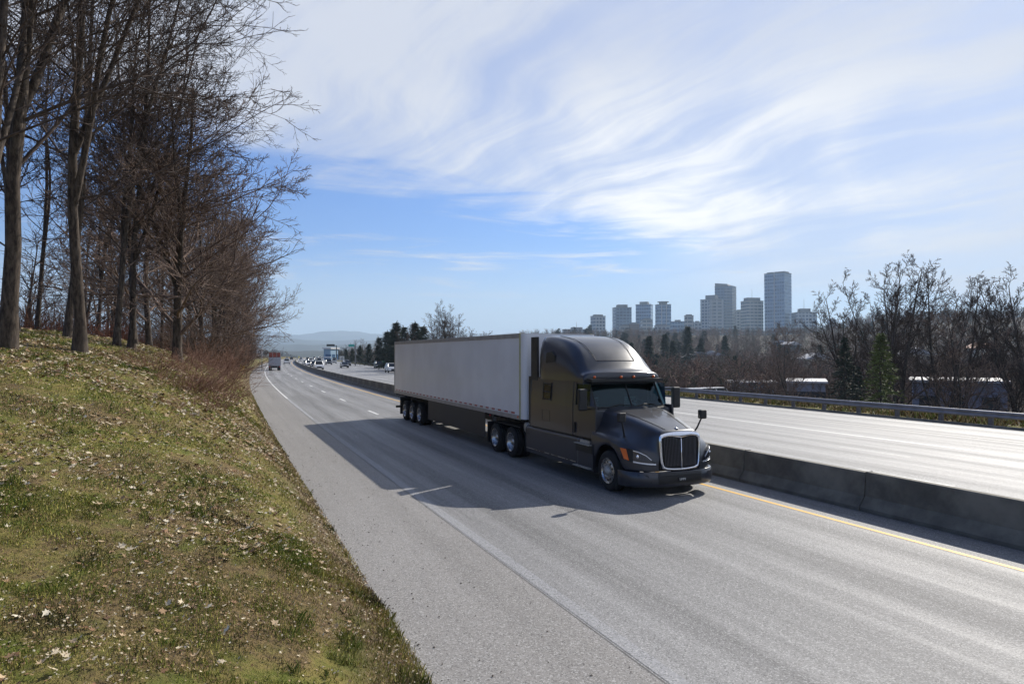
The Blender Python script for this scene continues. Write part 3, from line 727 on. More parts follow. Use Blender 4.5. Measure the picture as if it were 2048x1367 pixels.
# ------------------------------------------------------------------ the trailer
ox, oy = W(20.24, 10.2); L = 17.36
TL = thing('semi_trailer', 'long plain white box semi trailer with dark side skirt and red-white reflective strip', 'trailer', (ox, oy, 0), PHI)
zb, zt, hw = 1.33, 4.05, 1.30
mb = MB(); r_ = .16
plan = [(-L, -hw), (-L, hw)]+[(-r_+r_*math.sin(a), hw-r_+r_*math.cos(a)) for a in np.linspace(0, math.pi/2, 6)]+[(-r_+r_*math.cos(a), -hw+r_-r_*math.sin(a)) for a in np.linspace(0, math.pi/2, 6)]
plan = plan[::-1]
n = len(plan); v = [(x, y, zb) for x, y in plan]+[(x, y, zt) for x, y in plan]
mb.add(v, [((i+1) % n, i, n+i, n+(i+1) % n) for i in range(n)]+[tuple(range(n)), tuple(range(2*n-1, n-1, -1))])
box = mb.build('cargo_box', M_wht, TL)
mb = MB(); rv = mat('seam_grey', (0.71, 0.71, 0.73), 0.45)  # panel seams slightly greyer than the box sides
ps = None
for k in range(1, 14):
    for s in (-1, 1):
        a_, b_ = sorted((s*hw-s*.002, s*hw+s*.003))
        if ps is None: q_ = ps = MB().box(-.012, .012, -.0025, .0025, zb+.28, zt-.16).build('panel_seam', rv, box)
        else: q_ = link(ps.copy()); q_.parent = box
        q_.location = (-.45-k*1.22, s*hw, 0)
for s in (-1, 1):
    a, b = sorted((s*(hw-.01), s*(hw+.018)))
    MB().box(-L, -.35, a, b, zt-.13, zt+.02).build('top_rail', M_rail, TL, bevel=.006)
    MB().box(-L, -.28, a, b, zb-.03, zb+.11).build('bottom_rail', M_rail, TL, bevel=.006)
    MB().box(-.36, -.27, a, b, zb-.03, zt+.03).build('corner_post', mat('yellow_lit_post', (0.42, 0.41, 0.22), 0.5, .1, var=.15), TL, bevel=.006)  # yellow light on the front post is put into its colour
    MB().box(-L-.02, -L+.09, a, b, zb-.03, zt+.02).build('corner_post', M_rail, TL, bevel=.006)
    y0, y1 = sorted((s*(hw+.002), s*(hw+.008)))
    MRR = bpy.data.materials.get('reflective_red') or mat('reflective_red', (0.30, 0.015, 0.02), 0.35); MRW = bpy.data.materials.get('reflective_white') or mat('reflective_white', (0.55, 0.55, 0.55), 0.35)
    mr = MB().box(-.28, 0, y0, y1, zb+.135, zb+.19).build('red_reflector', MRR, TL); mw = MB().box(-.52, -.30, y0, y1, zb+.137, zb+.188).build('white_reflector', MRW, TL)
    for k in range(28):
        for src_ in (mr, mw):
            q_ = src_ if k == 0 else link(src_.copy()); q_.parent = TL; q_.location = (-.75-k*.59, 0, 0)
    a, b = sorted((s*(hw-.05), s*(hw-.02)))
    sk = MB().box(-10.9, -3.55, a, b, .42, zb-.03).build('side_skirt', mat('skirt_grey', (0.035, 0.034, 0.036), .55, var=.2, vscale=.6), TL, bevel=.01)
    MB().box(-3.75, -3.6, s*.80, s*.92, .35, zb).box(-3.85, -3.5, s*.72, s*1.0, .30, .34).build('landing_leg', M_rail, TL)
    MB().lathe([(.035, 0), (.03, s*.03), (0, s*.04)], 12, 'y', (-3.0, s*(hw-.02), zb-.09)).build('marker_lamp', M_red, TL, True)
    MB().box(-.48, -.41, y0, s*(hw+.03), zb+.02, zb+.09).build('marker_lamp', M_amb, TL)
    for x in (-12.56, -13.96, -15.36): wheel(TL, x, s*1.11, s, 'dish', dual=True)
    MB().box(-16.2, -16.17, s*.70, s*1.28, .25, 1.15).build('mud_flap', M_black, TL)
MB().box(-L+.02, -.37, -hw+.03, hw-.03, zt+.002, zt+.02).build('roof', M_rail, TL)
mb = MB()
for x in (-12.56, -13.96, -15.36): mb.bar((x, -1, .5), (x, 1, .5), .08); mb.box(x-.5, x+.5, -.6, -.45, .7, .95); mb.box(x-.5, x+.5, .45, .6, .7, .95)
mb.box(-16.6, -11.6, -.65, -.5, .95, zb); mb.box(-16.6, -11.6, .5, .65, .95, zb)
mb.build('bogie', M_dark, TL)
mb = MB()
for x in np.arange(-L+.3, -.3, .6): mb.box(x-.04, x+.04, -1.27, 1.27, zb-.11, zb-.03)
mb.build('floor_crossmember', M_dark, TL)
MB().box(-L-.05, -L+.05, -1.22, 1.22, .50, .62).box(-L-.03, -L+.03, -.7, -.6, .6, zb).box(-L-.03, -L+.03, .6, .7, .6, zb).build('underride_guard', M_dark, TL, bevel=.01)
MB().box(-L-.025, -L-.003, -1.24, -.01, zb+.05, zt-.1).box(-L-.025, -L-.003, .01, 1.24, zb+.05, zt-.1).build('rear_door', M_wht, TL, bevel=.01)
for s in (-1, 1): MB().lathe([(.06, -.03), (.05, -.05), (0, -.06)], 12, 'x', (-L-.02, s*1.1, zb-.02)).build('tail_light', M_red, TL, True)

# ------------------------------------------------------------------ trees
def nrm(a): return a/np.maximum(np.linalg.norm(a, axis=-1, keepdims=True), 1e-9)
def grow(g, P0, D, L, n, wig, trop, bias=None):
    """P0,D (B,3); L (B,) -> polylines (B,n+1,3)"""
    B = len(P0); P = np.zeros((B, n+1, 3)); P[:, 0] = P0; d = nrm(D)
    up = np.array([0, 0, 1.0])
    for i in range(n):
        d = nrm(d+wig*g.normal(size=(B, 3))+trop*up+(0 if bias is None else bias))
        P[:, i+1] = P[:, i]+d*(L/n)[:, None]
    return P
def spawn(g, P, Rr, L, m, f0, f1, a0, a1, ratio, rk, flat=0.0):
    """m children along every polyline"""
    B, n1, _ = P.shape; n = n1-1
    f = (np.linspace(f0, f1, m)[None]+g.normal(size=(B, m))*(f1-f0)/m*0.35).clip(0.02, 0.995)
    q = f*n; i = np.minimum(q.astype(int), n-1); w_ = (q-i)[..., None]
    b = np.arange(B)[:, None]
    pos = P[b, i]*(1-w_)+P[b, i+1]*w_; T = nrm(P[b, i+1]-P[b, i]); r = Rr[b, i]*(1-w_[..., 0])+Rr[b, i+1]*w_[..., 0]
    az_ = (np.arange(m)[None]*2.4+g.uniform(0, 6.28, (B, 1))+g.normal(size=(B, m))*.4)
    ref = np.where(np.abs(T[..., 2:3]) > .9, np.array([1.0, 0, 0]), np.array([0, 0, 1.0]))
    U = nrm(np.cross(T, ref)); Vv = np.cross(T, U)
    a = g.uniform(a0, a1, (B, m))[..., None]
    D = np.cos(a)*T+np.sin(a)*(np.cos(az_)[..., None]*U+np.sin(az_)[..., None]*Vv*(1-flat))
    Lc = L[:, None]*ratio*(1.12-f*0.75)*g.uniform(.7, 1.25, (B, m))
    return pos.reshape(-1, 3), D.reshape(-1, 3), Lc.ravel(), (r*rk).ravel()
def tubes(P, Rr, k):
    B, n1, _ = P.shape
    T = np.zeros_like(P); T[:, 1:-1] = P[:, 2:]-P[:, :-2]; T[:, 0] = P[:, 1]-P[:, 0]; T[:, -1] = P[:, -1]-P[:, -2]; T = nrm(T)
    A = nrm(P[:, -1]-P[:, 0]); ref = np.where(np.abs(A[:, 2:3]) > .8, np.array([1.0, .13, 0]), np.array([0.05, .1, 1.0]))
    U = nrm(np.cross(T, ref[:, None])); Vv = np.cross(T, U)
    t = 2*np.pi*np.arange(k)/k
    V = P[:, :, None]+Rr[:, :, None, None]*(np.cos(t)[None, None, :, None]*U[:, :, None]+np.sin(t)[None, None, :, None]*Vv[:, :, None])
    ix = np.arange(B*n1*k).reshape(B, n1, k); a = ix[:, :-1]; b = ix[:, 1:]
    F = np.stack([a, np.roll(a, -1, 2), np.roll(b, -1, 2), b], -1).reshape(-1, 4)
    return V.reshape(-1, 3), F
def taper(r0, n, end): return r0[:, None]*(1-(1-end)*np.linspace(0, 1, n+1)[None]**1.0)
class Acc:
    def __init__(s): s.V = []; s.F = []; s.n = 0
    def add(s, P, Rr, k): V, F = tubes(P, Rr, k); s.V.append(V); s.F.append(F+s.n); s.n += len(V)
    def get(s): return np.concatenate(s.V), np.concatenate(s.F)
def bare_tree(seed, H=15, r=.22, lean=(0, 0), limbs=18, f0=.22, spread=.5, nb=(8, 7, 4), ang=(.6, 1.15), trop=.06, fork=0, bias=None, rmin=.007, wig0=.035, limb_ang=(.55, 1.05), forkq=.45, rk=.42):
    g = np.random.default_rng(seed); tr, cr = Acc(), Acc()
    n0 = 14
    D0 = np.array([[lean[0], lean[1], 1.0]]); P = grow(g, np.array([[0, 0, -.5]]), D0, np.array([H+.5]), n0, wig0, .04)
    Rr = taper(np.array([r]), n0, .12); Rr[0, 0] *= 1.7; Rr[0, 1] *= 1.02
    # root flare: extra ring
    tr.add(P, Rr, 12)
    trunks = [(P, Rr, np.array([H]))]
    for k in range(fork):
        i = 2+k*2 if k else 3; i = min(i, 9); a = g.uniform(0, 6.28); q = forkq
        d = np.array([[math.cos(a)*q+lean[0]*1.5, math.sin(a)*q, 1.0]]); Lf = H*(1-i/n0)*g.uniform(.85, 1.0)
        P2 = grow(g, P[:, i], d, np.array([Lf]), 10, .06, .07); R2 = taper(Rr[:, i]*.75, 10, .12); tr.add(P2, R2, 9)
        trunks.append((P2, R2, np.array([Lf])))
    for j, (P, Rr, L_) in enumerate(trunks):
        m_ = limbs if j == 0 else int(limbs*.65)
        p, d, l, rr = spawn(g, P, Rr, L_*spread, m_, f0 if j == 0 else .15, .97, *limb_ang, 1.0, rk)
        n = 8; rr = np.maximum(rr, .02); P1 = grow(g, p, d, l, n, .10, trop, bias); R1 = taper(rr, n, .22); cr.add(P1, R1, 6)
        p, d, l2, r2 = spawn(g, P1, R1, l, nb[0], .18, .98, *ang, .52, .62, .3)
        n = 5; r2 = np.maximum(r2, rmin*1.6); P2 = grow(g, p, d, l2, n, .12, trop*1.2, bias); R2 = taper(r2, n, .4); cr.add(P2, R2, 4)
        p, d, l3, r3 = spawn(g, P2, R2, l2, nb[1], .15, .98, .5, .95, .50, .66, .3)
        n = 3; r3 = np.maximum(r3, rmin*1.15); P3 = grow(g, p, d, l3, n, .13, trop*2, bias); R3 = taper(r3, n, .6); cr.add(P3, R3, 3)
        if nb[2]:
            p, d, l4, r4 = spawn(g, P3, R3, l3, nb[2], .3, .98, .4, .8, .55, .75)
            n = 2; r4 = np.full_like(r4, rmin); P4 = grow(g, p, d, l4, n, .1, trop*3, bias); R4 = taper(r4, n, .6); cr.add(P4, R4, 3)
    return tr.get(), cr.get()
def bark(name, a, b, sc_=3.0):
    m_ = bpy.data.materials.new(name); m_.use_nodes = True; t = NT(m_.node_tree); p = t.n['Principled BSDF']
    o = t.node('ShaderNodeTexCoord').outputs['Object']; x, y, z = t.sep(o)
    v = t.comb(t.m('MULTIPLY', x, 4), t.m('MULTIPLY', y, 4), z); nz = t.noise(v, sc_, 6, .7)
    t.l.new(t.mix(t.ss(nz, .35, .65), a, b), p.inputs['Base Color']); p.inputs['Roughness'].default_value = .9; p.inputs['Specular IOR Level'].default_value = .25
    bm = t.node('ShaderNodeBump'); bm.inputs['Strength'].default_value = .6; bm.inputs['Distance'].default_value = .03
    t.l.new(nz, bm.inputs['Height']); t.l.new(bm.outputs[0], p.inputs['Normal']); return m_
M_bark = bark('tree_bark', (0.028, 0.021, 0.017), (0.105, 0.082, 0.064))
M_twig = bark('twig_bark', (0.045, 0.033, 0.028), (0.11, 0.08, 0.065), 1.0)
M_barkr = bark('far_bark', (0.05, 0.042, 0.036), (0.13, 0.11, 0.09))
M_twigr = bark('russet_twigs', (0.10, 0.068, 0.055), (0.21, 0.15, 0.12), 1.0)
PROTO = {}
def make_tree(key, name='bare_tree', mb_=None, mt=None, **kw):
    (tv, tf), (cv, cf) = bare_tree(**kw)
    PROTO[key] = (name, [mesh_only('trunk', tv, tf, mb_ or M_bark, True), mesh_only('crown', cv, cf, mt or M_twig, False)])
def mesh_only(nm, V, F, m_, smooth, colors=None):
    o = mesh_np(nm, V, F, m_, smooth, colors); me = o.data; bpy.data.objects.remove(o); return (nm, me)
def place_tree(key, s=None, t=None, xy=None, rz=0.0, scale=1.0, label='', cat='tree', group=None, sz=None, dz=-.05, name=None):
    nm, parts = PROTO[key]
    x, y = W(s, t) if xy is None else xy
    x, y = float(x), float(y)
    e = thing(name or nm, label, cat, (x, y, Gxy(x, y)+dz), rz, group); e.scale = (scale, scale, sz or scale)
    for pn_, me in parts:
        o = link(bpy.data.objects.new(pn_, me)); o.parent = e
    return e
# variants
make_tree('heroA', seed=3, H=21, r=.20, lean=(.06, -.02), limbs=22, fork=3, f0=.22, spread=.33, nb=(8, 6, 3), trop=.05, rmin=.0065, forkq=.24, rk=.30)
make_tree('heroB', seed=8, H=20, r=.155, lean=(.115, .0), limbs=34, fork=2, f0=.24, spread=.36, nb=(7, 6, 3), trop=.03, rmin=.0065, forkq=.16, rk=.27, limb_ang=(.65, 1.25), bias=np.array([.015, 0, 0]))
make_tree('tallC', seed=21, H=20, r=.125, lean=(.02, 0), limbs=22, fork=1, f0=.26, spread=.27, nb=(7, 6, 3), rmin=.007, forkq=.12, rk=.3, bias=np.array([.02, 0, 0]))
make_tree('tallD', seed=33, H=18, r=.12, lean=(.04, .02), limbs=24, fork=1, f0=.18, spread=.32, nb=(7, 6, 3), forkq=.14, rk=.32, trop=.03, rmin=.010)
make_tree('wideE', seed=41, H=13.5, r=.24, lean=(.03, 0), limbs=26, fork=2, f0=.12, spread=.55, nb=(9, 8, 4), trop=.02, rmin=.011, mt=M_twigr, limb_ang=(.8, 1.4))
make_tree('wideF', seed=52, H=14.5, r=.17, lean=(-.02, .03), limbs=26, fork=1, f0=.10, spread=.48, nb=(9, 8, 3), trop=.03, rmin=.012, mt=M_twigr, limb_ang=(.7, 1.3))
make_tree('farG', seed=63, H=15, r=.22, limbs=22, fork=1, f0=.10, spread=.42, nb=(8, 7, 0), rmin=.015, mt=M_twigr)
# valley trees beyond the guardrail
make_tree('vaseH', seed=74, H=15, r=.22, limbs=16, fork=4, f0=.30, spread=.34, nb=(8, 6, 4), ang=(.55, 1.15), trop=.05, rmin=.011, wig0=.06, mb_=M_barkr, limb_ang=(.45, .95))
make_tree('vaseI', seed=85, H=15, r=.20, lean=(.08, 0), limbs=14, fork=3, f0=.35, spread=.34, nb=(8, 6, 4), ang=(.55, 1.15), trop=.05, rmin=.011, wig0=.07, mb_=M_barkr, limb_ang=(.45, 1.0))
make_tree('vaseJ', seed=96, H=12, r=.14, limbs=14, fork=2, f0=.22, spread=.36, nb=(7, 6, 3), ang=(.55, 1.1), trop=.05, rmin=.011, wig0=.06, mb_=M_barkr, mt=M_twigr)
make_tree('vaseK', seed=107, H=10, r=.11, limbs=14, fork=2, f0=.15, spread=.45, nb=(7, 6, 3), trop=.06, rmin=.018, wig0=.07, mb_=M_barkr, mt=M_twigr)

# ---- the row of trees on the bank (photo column, depth)
GL = 'bare trees on the grassy bank'
hero = [
 ('heroA', 8, 17.5, 10, 1.0, 'thickest bare tree at the left edge of the picture, forking into leaning limbs'),
 ('tallD', 32, 25, 200, 1.05, 'slim bare tree just behind the thick one at the left edge'),
 ('tallC', 133, 25, 20, 1.0, 'straight upright bare tree directly left of the big leaning tree'),
 ('heroB', 160, 19.5, -20, 1.0, 'big bare tree leaning right with long branches reaching towards the highway'),
 ('tallD', 232, 27, 70, 1.05, 'tall bare tree just right of the big leaning tree'),
 ('heroB', 262, 29, 15, .88, 'second leaning bare tree just behind the tall one, its long boughs reaching right'),
 ('tallC', 272, 33, 140, .92, 'slender bare tree between the tall tree and the low spreading one'),
 ('wideE', 355, 31, 30, .92, 'dark low spreading tree with thick trunk behind the brush pile'),
 ('wideF', 300, 39, 80, 1.0, 'bare tree standing left behind the low spreading tree'),
 ('tallD', 325, 46, 160, .85, 'narrow-trunked bare tree half hidden behind the low spreading tree'),
 ('tallC', 75, 36, 60, .95, 'tree in shade between the left-edge trees and the upright one, set further back'),
 ('tallD', 195, 40, 100, .9, 'bare tree set back in the gap right of the leaning trunk'),
 ('heroB', -70, 15, 100, .9, 'tree outside the left edge whose branches enter the top left corner'),
 ('heroA', -120, 24, 190, .9, 'forked tree mostly outside the left edge behind the thick one'),
]
for key, px_, d, rz, s_, lab in hero:
    place_tree(key, xy=at(px_, d), rz=R(rz), scale=s_, label=lab, group=GL)
row = [(405, 46, .95), (425, 54, .92), (392, 60, 1.0), (445, 63, .92), (458, 74, .98), (430, 84, 1.1), (470, 86, .98), (474, 104, .98), (483, 126, .9), (460, 120, 1.1), (488, 150, .85), (495, 185, .8), (440, 100, 1.1), (502, 225, .7), (508, 270, .6)]
for i, (px_, d, s_) in enumerate(row):
    key = ('wideF', 'wideE', 'farG')[i % 3] if d < 70 else 'farG'
    place_tree(key, xy=at(px_, d), rz=R(70*i), scale=s_, label='reddish brown twiggy tree in the row receding along the highway', group='receding row of trees left of the highway')
g2 = np.random.default_rng(4)
cnt = 0
for i in range(60):
    px_ = g2.uniform(-60, 400); d = g2.uniform(36, 95)
    x, y = at(px_, d); s, t = inv(x, y)
    if t > -3 or cnt >= 7: continue
    cnt += 1
    place_tree(('tallC', 'tallD', 'farG', 'wideF')[cnt % 4], xy=(x, y), rz=g2.uniform(0, 6.28), scale=g2.uniform(.7, 1.0), label='bare tree deep in the wood behind the front row', group='bare trees deep in the wood')

# ---- shrubs and brush
def brush_mesh(nm, seed, n, h, spread_, rad, m_, tw=5):
    g = np.random.default_rng(seed); a = g.uniform(0, 6.28, n); q = np.sqrt(g.uniform(0, 1, n))*spread_
    P0 = np.stack([np.cos(a)*q, np.sin(a)*q, np.full(n, -.1)], -1); D = np.stack([np.cos(a)*g.uniform(.1, 1.0, n), np.sin(a)*g.uniform(.1, 1.0, n), np.ones(n)], -1)
    L_ = h*g.uniform(.5, 1.15, n); ac = Acc(); P = grow(g, P0, D, L_, 5, .16, -.03); Rr = taper(np.full(n, rad), 5, .4); ac.add(P, Rr, 4)
    p, d, l, r_ = spawn(g, P, Rr, L_, tw, .2, .98, .4, 1.0, .5, .7); P2 = grow(g, p, d, l, 3, .15, .0); R2 = taper(np.maximum(r_, rad*.45), 3, .6); ac.add(P2, R2, 3)
    p, d, l, r_ = spawn(g, P2, R2, l, 3, .3, .98, .4, 1.0, .5, .8); P3 = grow(g, p, d, l, 2, .1, .0); ac.add(P3, taper(np.full(len(p), rad*.4), 2, .6), 3)
    V, F = ac.get(); return mesh_only('stems', V, F, m_, False)
M_brush = bark('brush_twigs', (0.12, 0.06, 0.042), (0.28, 0.16, 0.11), 1.2)
M_brushd = bark('dark_brush', (0.055, 0.036, 0.028), (0.15, 0.10, 0.07), 1.2)
PROTO['shrubA'] = ('bare_shrub', [brush_mesh('s', 3, 46, 1.5, .7, .010, M_brush)])
PROTO['shrubB'] = ('bare_shrub', [brush_mesh('s', 5, 60, 1.1, 1.0, .009, M_brush)])
PROTO['shrubC'] = ('bare_shrub', [brush_mesh('s', 7, 50, 3.2, 1.3, .016, M_brushd, 7)])
sh = [('shrubA', 300, 25, .8, 'reddish bare shrub at the left end of the brush pile'), ('shrubB', 345, 23, .9, 'low tangled shrub on the bank in front of the low spreading tree'), ('shrubA', 372, 24, 1.0, 'taller reddish shrub in the middle of the brush pile'),
 ('shrubB', 405, 24, .9, 'flat brown shrub right of the middle of the brush pile'), ('shrubA', 420, 29, 1.0, 'rust-coloured shrub at the right end of the brush pile'), ('shrubB', 325, 29, 1.1, 'brown shrub behind the left end of the brush pile'), ('shrubB', 380, 20.5, .7, 'small red-stemmed shrub lowest on the grass slope')]
for key, px_, d, s_, lab in sh: place_tree(key, xy=at(px_+10, d*.86), rz=px_*1.0, scale=s_*1.15, sz=s_*.62, label=lab, cat='shrub', group='shrubs of the brush pile')
k = 0
for px_, d, s_ in [(440, 38, 1.0), (455, 47, 1.0), (425, 34, .8), (446, 58, 1.0), (455, 74, 1.0), (466, 100, 1.0), (474, 118, 1.0), (410, 42, 1.1), (430, 56, 1.2), (482, 145, 1.1), (490, 175, 1.0), (380, 44, 1.1), (440, 72, 1.2), (454, 96, 1.3)]:
    place_tree('shrubC' if k % 2 else 'shrubA', xy=at(px_, d), rz=k*1.3, scale=s_*(1.0 if k % 2 else 1.5), label='brown roadside thicket at the foot of the receding trees', cat='shrub', group='thickets along the left road edge'); k += 1

def scatter_mesh(name, protos, places, m_, zf=None, cvar=None):
    """many copies of small (V,F) meshes joined into one (stuff)"""
    Vs, Fs, Cs, n = [], [], [], 0
    for i, (x, y, z, a, s1, s2) in enumerate(places):
        V, F = protos[i % len(protos)]; ca, sa = math.cos(a), math.sin(a)
        v = np.stack([(V[:, 0]*ca-V[:, 1]*sa)*s1+x, (V[:, 0]*sa+V[:, 1]*ca)*s1+y, V[:, 2]*s2+z], -1)
        Vs.append(v); Fs.append(F+n); n += len(v)
        if cvar is not None: Cs.append(np.tile(cvar[i], (len(v), 1)))
    return mesh_np(name, np.concatenate(Vs), np.concatenate(Fs), m_, False, np.concatenate(Cs) if cvar is not None else None)
def blade_tree(seed, H=12, n1=14, n2=7, n3=4, w0=.10, w1=.05, kind='bare'):
    g = np.random.default_rng(seed); ac = []
    P = grow(g, np.array([[0, 0, -1.0]]), np.array([[0, 0, 1.0]]), np.array([H+1.0]), 6, .04, .05); Rr = taper(np.array([.2]), 6, .2)
    V, F = tubes(P, Rr, 3); Vs, Fs, n = [V], [F], len(V)
    p, d, l, r_ = spawn(g, P, Rr, np.array([H*.5]), n1, .25, .98, .5, 1.0, 1.0, .4); P1 = grow(g, p, d, l, 3, .1, .08); R1 = taper(np.full(len(p), w0), 3, .4); V, F = tubes(P1, R1, 3); Vs.append(V); Fs.append(F+n); n += len(V)
    p, d, l, r_ = spawn(g, P1, R1, l, n2, .2, .98, .5, 1.0, .5, .6); P2 = grow(g, p, d, l, 1, .05, .1)
    def blades(P, wd):
        A, B_ = P[:, 0], P[:, -1]; s_ = nrm(np.cross(B_-A, g.normal(size=A.shape)))*wd
        V = np.stack([A-s_, A+s_, B_+s_*.3, B_-s_*.3], 1).reshape(-1, 3); F = np.arange(len(V)).reshape(-1, 4); return V, F
    V, F = blades(P2, w1); Vs.append(V); Fs.append(F+n); n += len(V)
    if n3:
        p, d, l, r_ = spawn(g, P2, taper(np.full(len(P2), .05), 1, .5), l, n3, .2, .98, .4, .9, .6, .6); P3 = grow(g, p, d, l, 1, .05, .1); V, F = blades(P3, w1*.7); Vs.append(V); Fs.append(F+n); n += len(V)
    return np.concatenate(Vs), np.concatenate(Fs)
BT = [blade_tree(i, 12, 12, 6, 4, .06, .035) for i in range(4)]
BF = [blade_tree(10+i, 12, 10, 6, 3, .10, .085) for i in range(4)]
M_wood = mat('wood_mass', (1, 1, 1), .95, attr=True, spec=.1)
# wood behind the front rows on the left
g3 = np.random.default_rng(9); pls, cv = [], []
while len(pls) < 170:
    s, t = g3.uniform(45, 330), g3.uniform(-95, -9)
    x, y = W(s, t); x, y = float(x), float(y)
    if t > -9-0.02*s: continue
    pls.append((x, y, Gxy(x, y), g3.uniform(0, 6.28), g3.uniform(.8, 1.2), g3.uniform(.55, .95))); c = g3.uniform(.75, 1.25); cv.append((.085*c, .064*c, .052*c))
tag(scatter_mesh('distant_wood', BT, pls, M_wood, cvar=cv), kind='stuff')
# brown undergrowth beneath the left wood
pls, cv = [], []
def brush_vf(seed, n, h, spr, rad):
    g = np.random.default_rng(seed); a = g.uniform(0, 6.28, n); q = np.sqrt(g.uniform(0, 1, n))*spr
    P0 = np.stack([np.cos(a)*q, np.sin(a)*q, np.full(n, -.1)], -1); D = np.stack([g.normal(size=n)*.5, g.normal(size=n)*.5, np.ones(n)], -1)
    ac = Acc(); L_ = h*g.uniform(.4, 1.1, n); P = grow(g, P0, D, L_, 3, .15, 0); Rr = taper(np.full(n, rad), 3, .4); ac.add(P, Rr, 3)
    p, d, l, r_ = spawn(g, P, Rr, L_, 5, .2, .98, .4, 1.0, .5, .7); P2 = grow(g, p, d, l, 2, .15, .0); ac.add(P2, taper(np.full(len(p), rad*.6), 2, .6), 3)
    return ac.get()
UV_ = [brush_vf(i, 26, 2.2, 1.6, .018) for i in range(4)]
while len(pls) < 420:
    s, t = g3.uniform(30, 180), g3.uniform(-45, -3)
    if t > -4.5-0.0*s and s < 60: continue
    if t > -9 and s < 42: continue
    x, y = W(s, t); x, y = float(x), float(y)
    pls.append((x, y, Gxy(x, y), g3.uniform(0, 6.28), g3.uniform(.8, 1.4), g3.uniform(.5, 1.5))); c = g3.uniform(.7, 1.3); q = g3.uniform(0, 1); cv.append(((.11+.04*q)*c, .062*c, .042*c))
tag(scatter_mesh('undergrowth', UV_, pls, M_wood, cvar=cv), kind='stuff')

# ---- conifers
def conifer_vf(seed, H, Rb, whorls=26, per=9, fine=5, w=.16, droop=.25, low=.06, irr=0.0, tuft=False):
    g = np.random.default_rng(seed); Vs, Fs, n = [], [], 0
    zs = np.repeat(np.linspace(low, .985, whorls)*H, per)+g.normal(size=whorls*per)*H*.012
    f = (zs/H).clip(0, 1); r_ = Rb*((1-f)**.85)*g.uniform(.6, 1.15, len(zs))*(1+irr*np.sin(f*19+seed)*.5)+.12
    a = g.uniform(0, 6.28, len(zs)); ca, sa = np.cos(a), np.sin(a)
    m_ = fine; u_ = (np.linspace(.18, 1, m_)[None]+g.normal(size=(len(zs), m_))*.05)
    rise = (.25*f-.05)[:, None]
    rr = r_[:, None]*u_; px_ = ca[:, None]*rr; py_ = sa[:, None]*rr; pz = zs[:, None]+rr*rise-droop*rr*u_
    for rep in range(3):
        d = np.stack([ca[:, None]+g.normal(size=rr.shape)*.55, sa[:, None]+g.normal(size=rr.shape)*.55, g.normal(size=rr.shape)*.35-.15+0*rr], -1); d = nrm(d)
        ln = w*(1.2+1.6*g.uniform(size=rr.shape))*(H/8)**.5
        s_ = nrm(np.cross(d, g.normal(size=d.shape)))*(w*.32)
        A = np.stack([px_, py_, pz], -1)+g.normal(size=d.shape)*w*.35
        V = np.stack([A-s_, A+s_, A+d*ln[..., None]], -2).reshape(-1, 3); Vs.append(V); Fs.append(np.arange(len(V)).reshape(-1, 3)+n); n += len(V)
    # limbs
    return np.concatenate(Vs), np.concatenate(Fs)
def make_conifer(key, seed, H, Rb, m_, name='conifer', tr_r=.16, **kw):
    V, F = conifer_vf(seed, H, Rb, **kw); g = np.random.default_rng(seed)
    P = grow(g, np.array([[0, 0, -.5]]), np.array([[0, 0, 1.0]]), np.array([H*1.0+.4]), 8, .012, .05); tv, tf = tubes(P, taper(np.array([tr_r]), 8, .08), 8)
    PROTO[key] = (name, [mesh_only('trunk', tv, tf, M_barkr, True), mesh_only('crown', V, F, m_, False)])
M_con = mat('dark_needles', (0.026, 0.040, 0.024), .8, var=.35, vscale=.8); M_cony = mat('olive_needles', (0.12, 0.145, 0.035), .8, var=.4, vscale=.9)
make_conifer('firA', 1, 8, 2.2, M_cony, 'fir_tree', w=.17)
make_conifer('firB', 2, 9, 2.3, M_con, 'fir_tree', w=.17)
make_conifer('firC', 3, 22, 4.2, M_con, 'fir_tree', tr_r=.35, whorls=30, per=9, w=.42, droop=.2)
make_conifer('pineD', 5, 17, 4.6, M_con, 'pine_tree', tr_r=.3, whorls=16, per=9, w=.55, droop=.02, irr=.9, low=.12)

# ---- trees beyond the guardrail
GV = 'bare trees beyond the guardrail'
val = [('vaseJ', 1600, 58, .95, 'small bare tree left of the dark fir beyond the guardrail'), ('vaseH', 1688, 56, .98, 'bare tree with fine rounded crown rising behind the dark fir'),
 ('vaseI', 1785, 47, .95, 'many-stemmed bare tree just right of the yellowish fir'), ('vaseH', 1800, 52, 1.12, 'tallest bare tree beyond the guardrail with a crown of upright limbs'), ('vaseI', 1862, 52, 1.1, 'bare tree with two steep limbs right of the tallest one'),
 ('vaseJ', 1900, 46, 1.0, 'slim dark bare tree between the two-limbed one and the right group'), ('vaseH', 1930, 54, 1.05, 'leaning bare tree with arching top left of the right edge group'), ('vaseI', 2010, 50, 1.05, 'dense bare tree near the right edge of the picture'), ('vaseH', 2060, 47, 1.05, 'bare tree cut off by the right edge of the picture'), ('vaseJ', 1745, 60, .9, 'thin bare tree directly behind the yellowish fir')]
for i, (key, px_, d, s_, lab) in enumerate(val): place_tree(key, xy=at(px_, d*1.28), rz=i*1.7, scale=s_*1.16, label=lab, group=GV)
g4 = np.random.default_rng(14)
for i in range(30):
    px_ = 1315+i*24+g4.uniform(-12, 12); d = g4.uniform(75, 150) if px_ < 1650 else g4.uniform(110, 190); s_ = g4.uniform(.55, .95)*(1.0 if px_ > 1560 else .85)
    place_tree(('vaseJ', 'vaseK', 'vaseI', 'vaseK')[i % 4], xy=at(px_, d), rz=i*2.1, scale=s_, label='bare brown tree in the valley behind the guardrail', group='bare trees in the valley')
